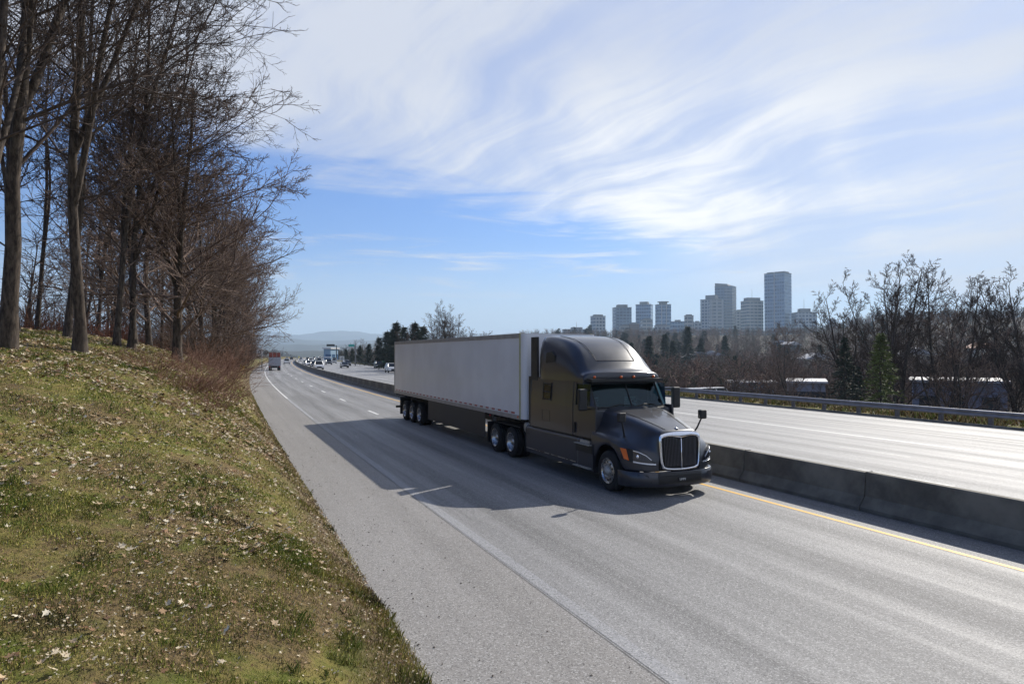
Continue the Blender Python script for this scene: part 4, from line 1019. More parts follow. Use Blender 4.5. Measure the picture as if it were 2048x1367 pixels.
for i, (px_, d, s_, key, lab) in enumerate([(1762, 48, .72, 'firA', 'yellowish green fir just beyond the guardrail'), (1690, 50, .58, 'firB', 'dark fir left of the yellowish one'), (1715, 54, .5, 'firB', 'dark fir between the left fir and the yellowish one'), (1975, 52, .42, 'firA', 'low olive fir near the right edge behind the guardrail'), (1262, 62, .40, 'firB', 'dark rounded evergreen behind the truck mirror'), (1810, 60, .5, 'firB', 'small dark fir right of the yellowish one')]):
    place_tree(key, xy=at(px_, d), rz=i*1.1, scale=s_, sz=s_, label=lab, group='firs beyond the guardrail')
# dark conifers on the valley side
for i, (px_, d, s_) in enumerate([(1240, 230, .62), (1262, 260, .7), (1298, 240, .8), (1330, 300, .85), (1346, 280, .72), (1376, 320, 1.0), (1402, 330, .75), (1218, 200, .5), (1450, 340, .8), (1560, 330, .6), (1640, 300, .6), (1470, 230, .5), (1310, 190, .5)]):
    place_tree('firC', xy=at(px_, d), rz=i*1.3, scale=s_, label='dark conifer on the wooded hillside below the towers', group='dark conifers on the hillside')
# pines and bare trees at the right of the far carriageway, seen above the trailer
pn_ = [('pineD', 720, 215, .62), ('pineD', 738, 200, .66), ('pineD', 758, 175, .78), ('pineD', 774, 150, .85), ('pineD', 792, 140, 1.0), ('pineD', 808, 150, .95), ('pineD', 830, 145, 1.02), ('pineD', 846, 150, .95), ('pineD', 705, 245, .55), ('pineD', 692, 270, .55), ('pineD', 784, 165, .9), ('pineD', 1010, 170, .78), ('pineD', 1060, 165, .78)]
for i, (key, px_, d, s_) in enumerate(pn_):
    s_ *= .56
    place_tree(key, xy=at(px_, d), rz=i*1.9, scale=s_, label='dark pine right of the oncoming carriageway, in the clump above the trailer' if px_ < 900 else 'dark pine top showing just above the trailer roof', group='dark pines beside the oncoming lanes')
for i, (px_, d, s_) in enumerate([(868, 135, .98), (892, 130, 1.12), (915, 135, 1.0), (935, 140, .85), (1000, 150, .9), (1025, 145, .9), (1048, 150, .95), (1072, 150, .85), (815, 120, .75), (880, 128, .9)]):
    s_ *= .74
    place_tree('vaseH' if i % 2 else 'vaseI', xy=at(px_, d), rz=i*2.0, scale=s_, label='leafless tree showing against the sky above the trailer roof', group='leafless trees above the trailer')
# low roadside trees hugging the far guardrail
for i in range(22):
    s = 110+i*11; t = 38+g4.uniform(0, 7); place_tree(('vaseK', 'vaseJ', 'shrubC')[i % 3], s=s, t=t, rz=i, scale=g4.uniform(.6, .85), label='brown scrubby tree behind the guardrail of the oncoming lanes', group='scrub behind the far guardrail')

# ---- woods covering the hillside: one mass
pls, cv = [], []
while len(pls) < 3600:
    px_ = g4.uniform(1040, 2250); d = 125+870*g4.uniform(0, 1)**1.2
    x, y = at(px_, d); s, t = inv(x, y)
    if t < 46: continue
    z = Gxy(x, y); pls.append((x, y, z, g4.uniform(0, 6.28), g4.uniform(.8, 1.3), g4.uniform(.5, .9)))
    c = g4.uniform(.6, 1.35); q = g4.uniform(0, 1); cv.append(((.15+.05*q)*c, (.11+.006*q)*c, (.085)*c) if q < .85 else (.08*c, .075*c, .05*c))
tag(scatter_mesh('distant_wood', BF, pls, M_wood, cvar=cv), kind='stuff')
pls, cv = [], []
while len(pls) < 500:
    s = g4.uniform(130, 900); t = g4.uniform(38, 130); x, y = W(s, t); x, y = float(x), float(y)
    if 1024+1400*x/y > 1100: continue
    pls.append((x, y, Gxy(x, y), g4.uniform(0, 6.28), g4.uniform(.8, 1.2), g4.uniform(.35, .7))); c = g4.uniform(.6, 1.2); cv.append((.05*c, .042*c, .032*c))
while len(pls) < 800:
    s = g4.uniform(250, 900); t = g4.uniform(-160, -8); x, y = W(s, t); x, y = float(x), float(y)
    pls.append((x, y, Gxy(x, y), g4.uniform(0, 6.28), g4.uniform(.8, 1.2), g4.uniform(.3, .6))); c = g4.uniform(.6, 1.2); cv.append((.05*c, .04*c, .032*c))
tag(scatter_mesh('distant_wood', BF, pls, M_wood, cvar=cv), kind='stuff')
cs, cc = [], []
CF = [conifer_vf(20+i, 14, 3.0, whorls=9, per=6, fine=3, w=.9) for i in range(3)]
for i in range(80):
    px_ = g4.uniform(1080, 2200); d = g4.uniform(250, 950); x, y = at(px_, d); s_ = g4.uniform(.5, 1.05); cs.append((x, y, Gxy(x, y), 0, s_, s_)); cc.append((.02, .028, .02))
tag(scatter_mesh('distant_conifer_wood', CF, cs, M_wood, cvar=cc), kind='stuff')

# ------------------------------------------------------------------ far hills and mountains
M_hill = mat('forested_hill', (0.035, 0.042, 0.035), .95, var=.4, vscale=.006)
def ridge(name, d0, depth, x0, x1, prof, m_, seed=0, base=-90, wob=6.0, n=160, m=26):
    """a long range of hills: prof gives its crest height along the photo columns"""
    V = []
    for i in range(n+1):
        px_ = x0+(x1-x0)*i/n
        for j in range(m+1):
            f = j/m; d = d0+depth*f; x, y = (px_-1024)/1400.0*d, d
            crest = np.interp(px_, [p[0] for p in prof], [p[1] for p in prof])
            sh_ = math.sin(math.pi*f)**.8
            k = 1+(.05*float(pn(x, y, 9.0/d0, seed))+.03*float(pn(x, y, 26.0/d0, seed+3)))*(2 if d0 > 8000 else 1)
            V.append((x, y, base+(crest-base)*sh_*k+wob*float(pn(x, y, 50.0/d0, seed+1))*sh_))
    ix = np.arange(len(V)).reshape(n+1, m+1)
    F = np.stack([ix[:-1, :-1], ix[1:, :-1], ix[1:, 1:], ix[:-1, 1:]], -1).reshape(-1, 4)
    tag(mesh_np(name, V, F, m_, True), kind='structure')
ridge('hills', 1500, 700, 380, 1010, [(380, 12), (520, 10), (600, 13), (700, 11), (1010, 16)], M_hill, 1, -60, 2.0)
ridge('hills', 3200, 1500, 300, 1100, [(300, 50), (540, 56), (640, 50), (760, 60), (1100, 54)], M_hill, 2, -60, 5)
ridge('hills', 5200, 1600, 260, 1150, [(260, 125), (520, 120), (580, 140), (660, 124), (760, 118), (1150, 110)], M_hill, 5, -60, 8)
ridge('mountains', 8200, 2600, 200, 1250, [(200, 290), (520, 285), (575, 262), (620, 290), (680, 335), (740, 305), (820, 280), (1250, 250)], M_hill, 7, -90, 26)
# a bright industrial strip in the valley
M_pale = mat('pale_roof', (0.6, 0.6, 0.6), .5)
gq = np.random.default_rng(77)
for i in range(9):
    px_ = 612+i*5+gq.uniform(-2, 2); d = 2450+gq.uniform(-100, 100); x, y = at(px_, d)
    e = thing('warehouse', 'pale warehouse roof glinting in the far valley below the hills', 'building', (x, y, -14), gq.uniform(-.5, .5), 'far pale warehouses in the valley')
    wd = gq.uniform(9, 20); MB().box(-wd, wd, -12, 12, -30, 20).build('wall', M_pale, e); MB().prism([(-wd-1, 20), (wd+1, 20), (0, 23)], -13, 13).build('roof', M_pale, e)

# ------------------------------------------------------------------ the city
def facade(name, wall, glass, fh=3.4, bw=3.2, hor=.27, ver=.25, rough=.25, glass_metal=0.3):
    m_ = bpy.data.materials.new(name); m_.use_nodes = True; t = NT(m_.node_tree); p = t.n['Principled BSDF']
    o = t.node('ShaderNodeTexCoord').outputs['Object']; x, y, z = t.sep(o)
    fz = t.m('FRACT', t.m('DIVIDE', t.m('ADD', z, 1000), fh)); fx_ = t.m('FRACT', t.m('DIVIDE', t.m('ADD', t.m('ADD', x, y), 1000.3), bw))
    g = t.m('MULTIPLY', t.m('GREATER_THAN', fz, hor), t.m('GREATER_THAN', fx_, ver))
    cell = t.node('ShaderNodeTexWhiteNoise'); cell.noise_dimensions = '2D'
    t.l.new(t.comb(t.m('FLOOR', t.m('DIVIDE', t.m('ADD', t.m('ADD', x, y), 1000.3), bw)), t.m('FLOOR', t.m('DIVIDE', t.m('ADD', z, 1000), fh)), 0), cell.inputs['Vector'])
    gc = t.mix(cell.outputs['Value'], glass, tuple(min(1, c*2.2+.01) for c in glass))
    t.l.new(t.mix(g, wall, gc), p.inputs['Base Color']); t.l.new(t.ss(g, 0, 1, .8, rough), p.inputs['Roughness']); t.l.new(t.m('MULTIPLY', g, glass_metal), p.inputs['Metallic'])
    return m_
F_blue = facade('blue_glass_facade', (0.20, 0.31, 0.42), (0.02, 0.06, 0.13), 7.4, 5.2, .40, .18)
F_grey = facade('grey_grid_facade', (0.30, 0.33, 0.36), (0.03, 0.05, 0.09), 6.8, 7.0, .42, .35)
F_pale = facade('pale_banded_facade', (0.34, 0.34, 0.33), (0.05, 0.07, 0.09), 7.0, 9.0, .48, .15)
F_brown = facade('brown_facade', (0.13, 0.08, 0.07), (0.03, 0.04, 0.05), 3.2, 3.4, .5, .5)
F_dark = facade('dark_balcony_facade', (0.10, 0.17, 0.25), (0.02, 0.045, 0.085), 6.6, 7.4, .38, .22)
M_cap = mat('roof_plant', (0.16, 0.17, 0.18), .8); M_conc2 = mat('pale_slab', (0.36, 0.37, 0.38), .7); M_mast = mat('mast', (.1, .1, .1), .6)
def tower(px0, px1, ytop, d, fac, lab, name='tower', rot=.35, pent=(.5, 5), mast=0, slabs=False, strip_=None, ybot=690, steps=0, crown=None):
    """px0..px1: photo columns, ytop: photo row of the parapet"""
    wd = (px1-px0)/1400.0*d; cx, cy_ = at((px0+px1)/2, d); zt_ = CAM_H+(708-ytop)/1400.0*d; g0 = min(Gxy(cx, cy_), zt_-10)
    e = thing(name, lab, 'building', (cx, cy_, g0-3), -math.atan2(cx, cy_)+rot, None)
    h = zt_-g0+3; c_, s_ = math.cos(rot), math.sin(abs(rot)); hw_ = wd/2/(c_+.8*s_); hd = hw_*.8
    body = MB().box(-hw_, hw_, -hd, hd, 0, h)
    body.build('wall', fac, e)
    MB().box(-hw_-.4, hw_+.4, -hd-.4, hd+.4, h, h+1.3).build('parapet', M_cap, e)
    if pent: MB().box(-hw_*pent[0], hw_*pent[0], -hd*.6, hd*.6, h+1.3, h+1.3+pent[1]).build('penthouse', M_cap, e, bevel=.3)
    if mast: MB().bar((0, 0, h+1), (0, 0, h+mast+4), .45, 5, .2).build('mast', M_mast, e)
    if strip_:
        for fx0, fx1 in strip_: MB().box(hw_*fx0, hw_*fx1, -hd-.7, -hd-.02, 0, h*1.0+2.2).build('facade_fin', M_conc2, e)
    if slabs:
        mb = MB()
        for k in range(int(h/3.3)): z = k*3.3+1.65; mb.box(hw_*.15, hw_+1.4, -hd-1.5, -hd-.02, z, z+1.0)
        mb.build('balcony_stack', M_conc2, e)
        mb = MB()
        for k in range(int(h/3.3)): z = k*3.3+1.65; mb.box(hw_+.02, hw_+1.4, -hd, hd*.9, z, z+1.0)
        mb.build('balcony_stack', M_conc2, e)
    if crown == 'slope': MB().prism([(-hw_, h+1.3), (hw_*.55, h+1.3), (hw_*.40, h+6), (-hw_, h+9)], -hd*.9, hd*.9).build('roof_crown', M_cap, e)
    if crown == 'disc': MB().lathe([(0, h+8), (hw_*.85, h+7.4), (hw_*.85, h+6.0), (hw_*.6, h+5.5), (hw_*.6, h+1.3)], 18, 'z').build('roof_crown', M_cap, e)
    return e
D = 1500
tower(1124, 1182, 660, 1350, F_grey, 'low dark block with a small rooftop mast at the left end of the skyline', rot=.1, pent=(.4, 4), mast=12)
tower(1181, 1211, 633, 1450, F_grey, 'slim short tower furthest left in the skyline', pent=(.7, 3), rot=.45)
tower(1225, 1263, 616, D, F_dark, 'broad blue-grey tower left of the tower with the vertical white streaks', pent=(.6, 6), rot=.25, slabs=False)
tower(1272, 1306, 610, 1560, F_blue, 'flat-topped glass tower second from the left among the tall ones', pent=(.55, 6), rot=-.2)
tower(1311, 1342, 610, 1480, F_blue, 'slender tower with a disc-shaped roof and pale vertical fins', pent=None, rot=.2, crown='disc', strip_=[(-.45, -.3), (.25, .40)])
tower(1402, 1446, 600, 1520, F_grey, 'stepped grey tower in front of the dark tower with balconies', pent=(.55, 9), rot=-.35)
tower(1419, 1447, 602, 1440, F_pale, 'narrow white-ribbed tower before the stepped grey one', pent=(.9, 2), rot=.1, strip_=[(-.95, -.75), (-.1, .1), (.75, .95)])
tower(1431, 1472, 574, 1600, F_dark, 'dark tower with pale balcony slabs and a sloping top', pent=None, rot=-.30, slabs=True, crown='slope')
tower(1483, 1526, 603, 1540, F_pale, 'banded mid-height tower with a rooftop mast between the two tallest', pent=(.8, 7), rot=.5, mast=24)
tower(1531, 1582, 548, 1500, F_blue, 'tallest glass tower of the skyline with a flat top', pent=(.9, 3), rot=-.42, strip_=[(-.06, .06)])
tower(1585, 1632, 626, 1470, F_grey, 'broad stepped block right of the tallest tower, topped by a mast', pent=(.5, 8), rot=.3, mast=26)
tower(1238, 1262, 652, 1300, F_pale, 'pale framed apartment block below the broad blue-grey tower', pent=(.5, 2), rot=.2)
tower(1258, 1279, 648, 1280, F_brown, 'reddish brown apartment block at the foot of the towers', pent=(.5, 2), rot=.15)
tower(1281, 1305, 640, 1320, F_pale, 'pale gridded apartment block right of the brown one', pent=(.6, 2), rot=.25)
tower(1309, 1340, 652, 1260, F_grey, 'wide low block under the slender disc-topped tower', pent=(.6, 2), rot=.1)
tower(1341, 1370, 644, 1380, F_blue, 'low blue office block left of the cream stair tower', pent=(.4, 3), rot=.1)
tower(1369, 1387, 632, 1330, F_pale, 'cream stair tower rising above the low office blocks', pent=(.7, 2), rot=.1)
tower(1386, 1403, 645, 1390, F_grey, 'small grey block right of the cream stair tower', pent=(.5, 2), rot=.1)
tower(1470, 1486, 622, 1600, F_grey, 'small block tucked between the dark tower and the banded one', pent=(.5, 2), rot=.1)
tower(1655, 1672, 640, 1420, F_grey, 'low brownish block right of the skyline', pent=(.4, 2), rot=.1)
# office block beside the far lanes
x, y = at(662, 420); e = thing('office_building', 'small white and glass office building beyond the cars at the far bend', 'building', (x, y, -3), -.2)
MB().box(-2.2, 2.2, -5, 5, 0, 9.5).build('wall', F_blue, e); MB().box(-2.8, 2.8, -6, 6, 9.5, 10.3).build('roof', M_pale, e); MB().box(-2.4, 2.4, -5.4, -5.02, 4.2, 5.0).build('canopy', M_pale, e)

# ------------------------------------------------------------------ houses and sheds in the valley
M_roofd = mat('dark_shingle', (0.08, 0.075, 0.075), .8, var=.2); M_roofl = mat('light_metal_roof', (0.38, 0.38, 0.40), .6, .0, var=.1); M_wallh = mat('cream_siding', (0.48, 0.44, 0.36), .7, var=.1); M_shed = mat('grey_shed_wall', (0.24, 0.25, 0.30), .6, var=.15, vscale=.5)
M_win = mat('house_window', (0.03, 0.035, 0.04), .15)
def house(px_, d, w_, h_, rot, lab, roof=M_roofd, wall=M_wallh, dep=7.0, lift=0.0):
    x, y = at(px_, d); z = Gxy(x, y); e = thing('house', lab, 'house', (x, y, z+lift), rot)
    MB().box(-w_/2, w_/2, -dep/2, dep/2, -3, h_).build('wall', wall, e)
    MB().prism([(-w_/2-.5, h_), (w_/2+.5, h_), (w_/2+.5, h_+.2), (0, h_+w_*.22), (-w_/2-.5, h_+.2)], -dep/2-.5, dep/2+.5).build('roof', roof, e)
    for k in (-1, 0, 1): MB().box(k*w_*.28-.5, k*w_*.28+.5, -dep/2-.05, -dep/2+.05, h_*.45, h_*.8).build('window', M_win, e)
    MB().box(w_*.2, w_*.2+.7, -.3, .4, h_+w_*.05, h_+w_*.22+.9).build('chimney', M_roofd, e)
house(1392, 330, 13, 5.5, .5, 'cream house with dark roof halfway up the wooded hillside', lift=2)
house(1423, 345, 12, 5, -.3, 'house with light roof right of the cream one on the hillside', M_roofl, lift=3)
house(1580, 430, 10, 2.6, .4, 'house with white roof below the tallest tower', M_roofl, M_roofd, lift=7)
house(1560, 445, 7, 2.4, -.4, 'small white-roofed house left of the one below the tallest tower', M_roofl, M_roofd, lift=8)
house(1628, 300, 12, 4, .2, 'low pale house among the bare trees left of the dark fir', M_roofl, lift=3)
house(1830, 330, 15, 4, -.2, 'pale low house glimpsed between the trunks of the valley trees', M_roofl, lift=3)
house(1962, 330, 12, 4, .3, 'house with rust-coloured roof high on the right hillside', mat('rust_roof', (0.30, 0.12, 0.06), .7), lift=5)
def shed(x0, x1, ytop, ybot, d, lab, rot=0.0, wall=M_shed):
    cx, cy_ = at((x0+x1)/2, d); w_ = (x1-x0)/1400*d; zt_ = CAM_H-(ytop-708)/1400*d; zb_ = CAM_H-(ybot-708)/1400*d
    e = thing('warehouse', lab, 'warehouse', (cx, cy_, zb_-1.5), -math.atan2(cx, cy_)+rot); h = zt_-zb_+1.5
    MB().box(-w_/2, w_/2, -7, 7, 0, h-.3).build('wall', wall, e)
    MB().prism([(-w_/2-.4, h-.3), (w_/2+.4, h-.3), (w_/2+.4, h), (-w_/2-.4, h)], -7.6, 7.6).build('roof', M_roofl, e)
    n = max(3, int(w_/4))
    for k in range(n):
        xx = -w_/2+(k+.5)*w_/n; MB().box(xx-1.0, xx+1.0, -7.06, -6.98, h*.3, h*.6).build('window', M_win, e)
shed(1578, 1645, 759, 790, 118, 'white-roofed shed behind the guardrail left of the dark fir')
shed(1455, 1545, 761, 780, 150, 'long low shed with pale roof behind the guardrail, right of the parked vans')
shed(1835, 1985, 757, 812, 100, 'big grey-blue warehouse wall behind the trunks near the right edge', .05, mat('blue_shed_wall', (0.17, 0.18, 0.24), .6, var=.15, vscale=.5))

# ------------------------------------------------------------------ cars and trucks
M_tl = mat('tail_lamp', (0.5, 0.01, 0.01), .3); M_hlamp = mat('head_lamp', (0.8, 0.8, 0.82), .1, .5)
def small_wheel(par, x, s, y, r=.33):
    o = MB().lathe([(.18, -.11), (r*.9, -.11), (r, -.08), (r, .08), (r*.9, .11), (.18, .11)], 18, 'y').build('wheel', M_rub, par, True); o.location = (x, y, r)
    MB().lathe([(.22, s*.10), (.20, s*.115), (.07, s*.09), (0, s*.11)], 14, 'y').build('rim', M_alu, o, True)
CARS = {
 'sedan': (4.7, 1.82, [(-2.35, .35), (-2.35, .75), (-2.2, .98), (-1.6, 1.03), (1.0, .98), (2.1, .80), (2.33, .62), (2.35, .35)], [(-1.75, 1.0), (-1.05, 1.40), (-.2, 1.46), (.35, 1.42), (1.25, .98)]),
 'suv': (4.7, 1.9, [(-2.3, .40), (-2.33, .80), (-2.25, 1.10), (1.1, 1.12), (2.1, .98), (2.32, .80), (2.35, .40)], [(-2.2, 1.10), (-1.95, 1.62), (-1.6, 1.72), (.1, 1.72), (.45, 1.66), (1.25, 1.10)]),
 'pickup': (5.6, 1.98, [(-2.8, .50), (-2.8, 1.12), (-.6, 1.13), (1.35, 1.15), (2.55, 1.05), (2.78, .85), (2.8, .45)], [(-.75, 1.12), (-.6, 1.78), (-.3, 1.85), (.75, 1.85), (1.55, 1.13)]),
 'van': (5.2, 2.0, [(-2.6, .40), (-2.6, 1.2), (1.4, 1.2), (2.4, 1.05), (2.6, .8), (2.6, .40)], [(-2.58, 1.18), (-2.55, 2.0), (-2.3, 2.1), (1.0, 2.1), (1.3, 1.95), (1.9, 1.15)]),
}
def make_car(kind, color, name):
    Lc, Wc, low, up = CARS[kind]; e = thing(name, None, None)
    pm_ = paint_mat(name+'_paint', color, .3, .2)
    def loft(poly, w0, w1, z0, z1, nm, m_, par, bv):
        V = []
        for s_ in (-1, 1):
            for x, z in poly: k = min(1, max(0, (z-z0)/(z1-z0))); V.append((x, s_*(w0+(w1-w0)*k), z))
        n = len(poly); return MB().add(V, [(i, (i+1) % n, n+(i+1) % n, n+i) for i in range(n)]+[tuple(range(n-1, -1, -1)), tuple(range(n, 2*n))]).build(nm, m_, par, False, bevel=bv, angle=25)
    b = loft(low, Wc/2, Wc/2-.05, .4, 1.1, 'body', pm_, e, .06)
    zb_, zt_ = up[0][1], max(z for _, z in up)
    loft(up, Wc/2-.08, Wc/2-.27, zb_, zt_, 'greenhouse', M_gdark, e, .04)
    tops = [p for p in up if p[1] > zt_-.12]; xa, xb = tops[0][0]-.05, tops[-1][0]+.06
    MB().box(xa, xb, -Wc/2+.24, Wc/2-.24, zt_-.05, zt_+.03).build('roof', pm_, e, bevel=.03)
    for s_ in (-1, 1):
        for (px_a, pz_a), (px_b, pz_b) in ((up[0], up[1]), (up[-1], up[-2])):
            MB().bar((px_a, s_*(Wc/2-.10), pz_a), (px_b, s_*(Wc/2-.25), pz_b), .045, 6).build('pillar', pm_, e)
        for x in (-Lc*.30, Lc*.31): small_wheel(e, x, s_, s_*(Wc/2-.10), .36 if kind != 'sedan' else .33)
        MB().box(Lc/2-.22, Lc/2-.0, s_*Wc*.27, s_*(Wc/2-.03), .66, .80).build('headlight', M_hlamp, e, bevel=.03)
        MB().box(-Lc/2-.0, -Lc/2+.12, s_*Wc*.32, s_*(Wc/2-.03), .74, .92).build('tail_light', M_tl, e, bevel=.02)
        MB().box(.75, .95, s_*(Wc/2-.02), s_*(Wc/2+.16), 1.05, 1.2).build('wing_mirror', pm_, e, bevel=.03)
    MB().box(Lc/2-.10, Lc/2+.02, -Wc*.25, Wc*.25, .45, .72).build('grille', M_black, e, bevel=.02)
    MB().box(-Lc/2-.03, -Lc/2+.10, -Wc*.42, Wc*.42, .36, .50).box(Lc/2-.10, Lc/2+.03, -Wc*.45, Wc*.45, .32, .44).build('bumper', M_black, e, bevel=.03)
    return e
WH, SI, BK, DG, TE, RD, BL = (.75, .75, .75), (.42, .43, .45), (.02, .02, .022), (.07, .075, .085), (.03, .16, .13), (.25, .03, .03), (.04, .07, .16)
base_cars = {}
def put_car(kind, col, s, t, away, lab, name, group):
    key = (kind, col)
    if key in base_cars: e = copy_tree(base_cars[key])
    else: e = base_cars[key] = make_car(kind, col, name)
    x, y = W(s, t); e.location = (float(x), float(y), float(Zr(s))+.006)
    e.rotation_euler = (0, 0, hdg(s)+math.pi/2*(1 if away else -1)); tag(e, lab, kind if kind != 'suv' else 'car', group)
GC = 'oncoming cars'
put_car('suv', WH, 128, 26.5, False, 'white car nearest the left end of the trailer, dark windscreen towards us', 'car', GC)
put_car('sedan', DG, 176, 22.8, False, 'dark grey sedan leading the pack in the middle of the oncoming lanes', 'car', GC)
put_car('sedan', BK, 206, 26.4, False, 'black sedan just right of and behind the leading dark grey one', 'car', GC)
put_car('pickup', WH, 160, 15.6, False, 'white pickup closest to the median barrier', 'pickup_truck', GC)
put_car('suv', DG, 178, 15.6, False, 'dark tall car right behind the white pickup', 'car', GC)
put_car('suv', WH, 198, 15.3, False, 'white car with big windscreen close to the barrier, behind the pickup', 'car', GC)
put_car('sedan', SI, 226, 15.3, False, 'silver sedan close to the barrier in the queue behind the white car', 'car', GC)
put_car('sedan', TE, 236, 19.0, False, 'dark green sedan left of the middle of the oncoming pack', 'car', GC)
put_car('suv', DG, 232, 22.8, False, 'dark tall car in the middle lane behind the leading sedan', 'car', GC)
put_car('pickup', DG, 300, 22.6, False, 'dark pickup far back in the oncoming pack', 'pickup_truck', GC)
put_car('sedan', SI, 262, 26.4, False, 'silver sedan right of centre in the back of the pack', 'car', GC)
put_car('suv', WH, 290, 19.0, False, 'white car near the back of the pack by the barrier', 'car', GC)
put_car('sedan', WH, 252, 30.0, False, 'white sedan in the outermost oncoming lane by the guardrail', 'car', GC)
put_car('suv', BK, 168, 30.2, False, 'dark car partly hidden behind the white one near the trailer', 'car', GC)
for i, (s, t) in enumerate([(335, 15.4), (342, 22.8), (372, 19.1), (390, 26.4), (418, 15.4), (430, 22.8), (470, 19.0), (500, 26.4), (320, 30.0)]):
    put_car(('sedan', 'suv', 'pickup')[i % 3], (WH, DG, SI)[(i//2) % 3] if i % 3 else WH, s, t, False, 'tiny oncoming vehicle at the far end of the pack', 'car', GC)
put_car('pickup', WH, 252, 9.9, True, 'white vehicle driving away just right of the cargo truck', 'pickup_truck', 'vehicles driving away')
put_car('suv', BK, 430, 9.9, True, 'tiny dark car driving away at the crest of the road', 'car', 'vehicles driving away')
put_car('sedan', SI, 460, 6.3, True, 'tiny silver car driving away at the crest of the road', 'car', 'vehicles driving away')
# parked vans in the valley yard
for i, px_ in enumerate((1368, 1390, 1411, 1432)):
    x, y = at(px_, 105+i*2); e = copy_tree(base_cars[('van', WH)]) if ('van', WH) in base_cars else make_car('van', WH, 'parked_van'); base_cars[('van', WH)] = e
    e.location = (x, y, -3.9-.02*i); e.rotation_euler = (0, 0, .15+.1*i); tag(e, ('white van at the left end of the row parked beyond the guardrail', 'second white van from the left parked beyond the guardrail', 'third white van from the left parked beyond the guardrail', 'white van at the right end of the row parked beyond the guardrail')[i], 'van', 'vans parked beyond the guardrail')
# yard they stand on
x, y = at(1400, 108); tag(MB().box(x-6, x+14, y-5, y+9, -9, -3.93).build('car_park', A_sh), kind='structure')
# cargo truck driving away
x, y = W(157, 6.3); e = thing('cargo_truck', 'grey-backed cargo truck with a red stake load above its tailgate driving away', 'truck', (float(x), float(y), 0), hdg(157)+math.pi/2)
M_tg = mat('truck_door_grey', (0.27, 0.28, 0.32), .5, .1, var=.1); M_rust = mat('rust_red_load', (0.30, 0.06, 0.04), .7, var=.35, vscale=2)
MB().box(-4.0, 2.2, -1.22, 1.22, .95, 2.75).build('cargo_bed', M_tg, e, bevel=.03)
MB().box(-4.06, -3.99, -1.15, 1.15, 1.0, 2.7).build('tailgate', mat('tailgate_grey', (0.33, 0.34, 0.39), .45, .1, var=.1), e, bevel=.02)
for z in (1.45, 1.85, 2.25): MB().box(-4.075, -4.055, -1.12, 1.12, z, z+.04).build('panel_rib', M_tg, e)
MB().box(-3.8, 2.1, -1.1, 1.1, 2.76, 3.75).build('load', M_rust, e, bevel=.05)
for y_ in (-1.18, -.4, .4, 1.18): MB().box(-3.95, -3.86, y_-.04, y_+.04, 2.75, 4.0).build('stake', M_rail, e)
MB().box(-3.96, -3.86, -1.2, 1.2, 3.72, 3.82).build('stake_rail', M_rail, e)
MB().box(2.5, 4.4, -1.15, 1.15, .7, 2.7).build('cab', paint_mat('truck_cab_white', (.6, .6, .6)), e, bevel=.12)
MB().box(4.2, 4.42, -1.0, 1.0, 1.6, 2.4).build('windscreen', M_gdark, e)
MB().box(-4.0, 4.2, -.5, .5, .55, .95).box(-4.12, -4.0, -1.1, 1.1, .55, .68).build('chassis', M_dark, e)
for s_ in (-1, 1):
    wheel(e, 3.4, s_*1.02, s_, 'steer', .48); wheel(e, -2.6, s_*1.02, s_, 'dish', .48, True)
    MB().box(-4.09, -4.03, s_*.85, s_*1.12, .74, .88).build('tail_light', M_tl, e)

# ------------------------------------------------------------------ signs
M_pole = mat('sign_pole', (0.18, 0.18, 0.19), .5, .5); M_swh = mat('sign_white', (0.62, 0.62, 0.60), .5); M_sblk = mat('sign_black', (0.02, 0.02, 0.02), .5); M_sor = mat('sign_orange', (0.85, 0.32, 0.02), .5); M_sgr = mat('sign_green', (0.02, 0.22, 0.12), .5); M_sye = mat('sign_yellow', (0.75, 0.5, 0.02), .5)
def sign(px_, d, ytop, ybot, wpx, lab, m_, name='road_sign', pole=True, deco=None, zg=None, diamond=False):
    x, y = at(px_, d); z0 = Gxy(x, y) if zg is None else zg; z1 = CAM_H-(ytop-708)/1400*d; z2 = CAM_H-(ybot-708)/1400*d; w_ = wpx/1400*d
    e = thing(name, lab, 'sign', (x, y, z0), -math.atan2(x, y)); h1, h2 = z1-z0, z2-z0
    if diamond:
        c_ = (h1+h2)/2; r_ = (h1-h2)/2; b = MB().prism([(-r_, c_), (0, c_-r_), (r_, c_), (0, c_+r_)], -.02, .02)
    else: b = MB().box(-w_/2, w_/2, -.02, .02, h2, h1)
    b = b.build('board', m_, e, bevel=.004)
    MB().bar((0, .07, -.3), (0, .07, h1), .05).build('pole', M_pole, e)
    if deco: deco(b, w_, h1, h2)
    return e
def arrow(b, w_, h1, h2):
    c_ = (h1+h2)/2; u_ = (h1-h2)
    MB().bar((-w_*.18, -.03, c_-u_*.28), (-w_*.18, -.03, c_+u_*.1), w_*.06, 4).bar((-w_*.18, -.03, c_+u_*.1), (w_*.2, -.03, c_+u_*.28), w_*.06, 4).bar((w_*.2, -.03, c_+u_*.28), (w_*.2, -.03, c_-u_*.28), w_*.06, 4).bar((-w_*.18, -.03, c_-u_*.28), (w_*.2, -.03, c_-u_*.28), w_*.06, 4).build('symbol', M_sblk, b)
e = sign(518.5, 150, 697, 711, 10, 'white roadside sign with dark symbol beside the pole at the left road edge', M_swh, deco=arrow)
x, y = at(524, 148); lp = thing('street_lamp', 'leaning lamp arm on a pale pole right of the white roadside sign', 'lamp', (x, y, Gxy(x, y)), 0)
z_ = CAM_H+2-Gxy(x, y); MB().bar((0, 0, -.3), (0, 0, z_), .09).build('pole', mat('pale_pole', (.5, .5, .5), .6), lp)
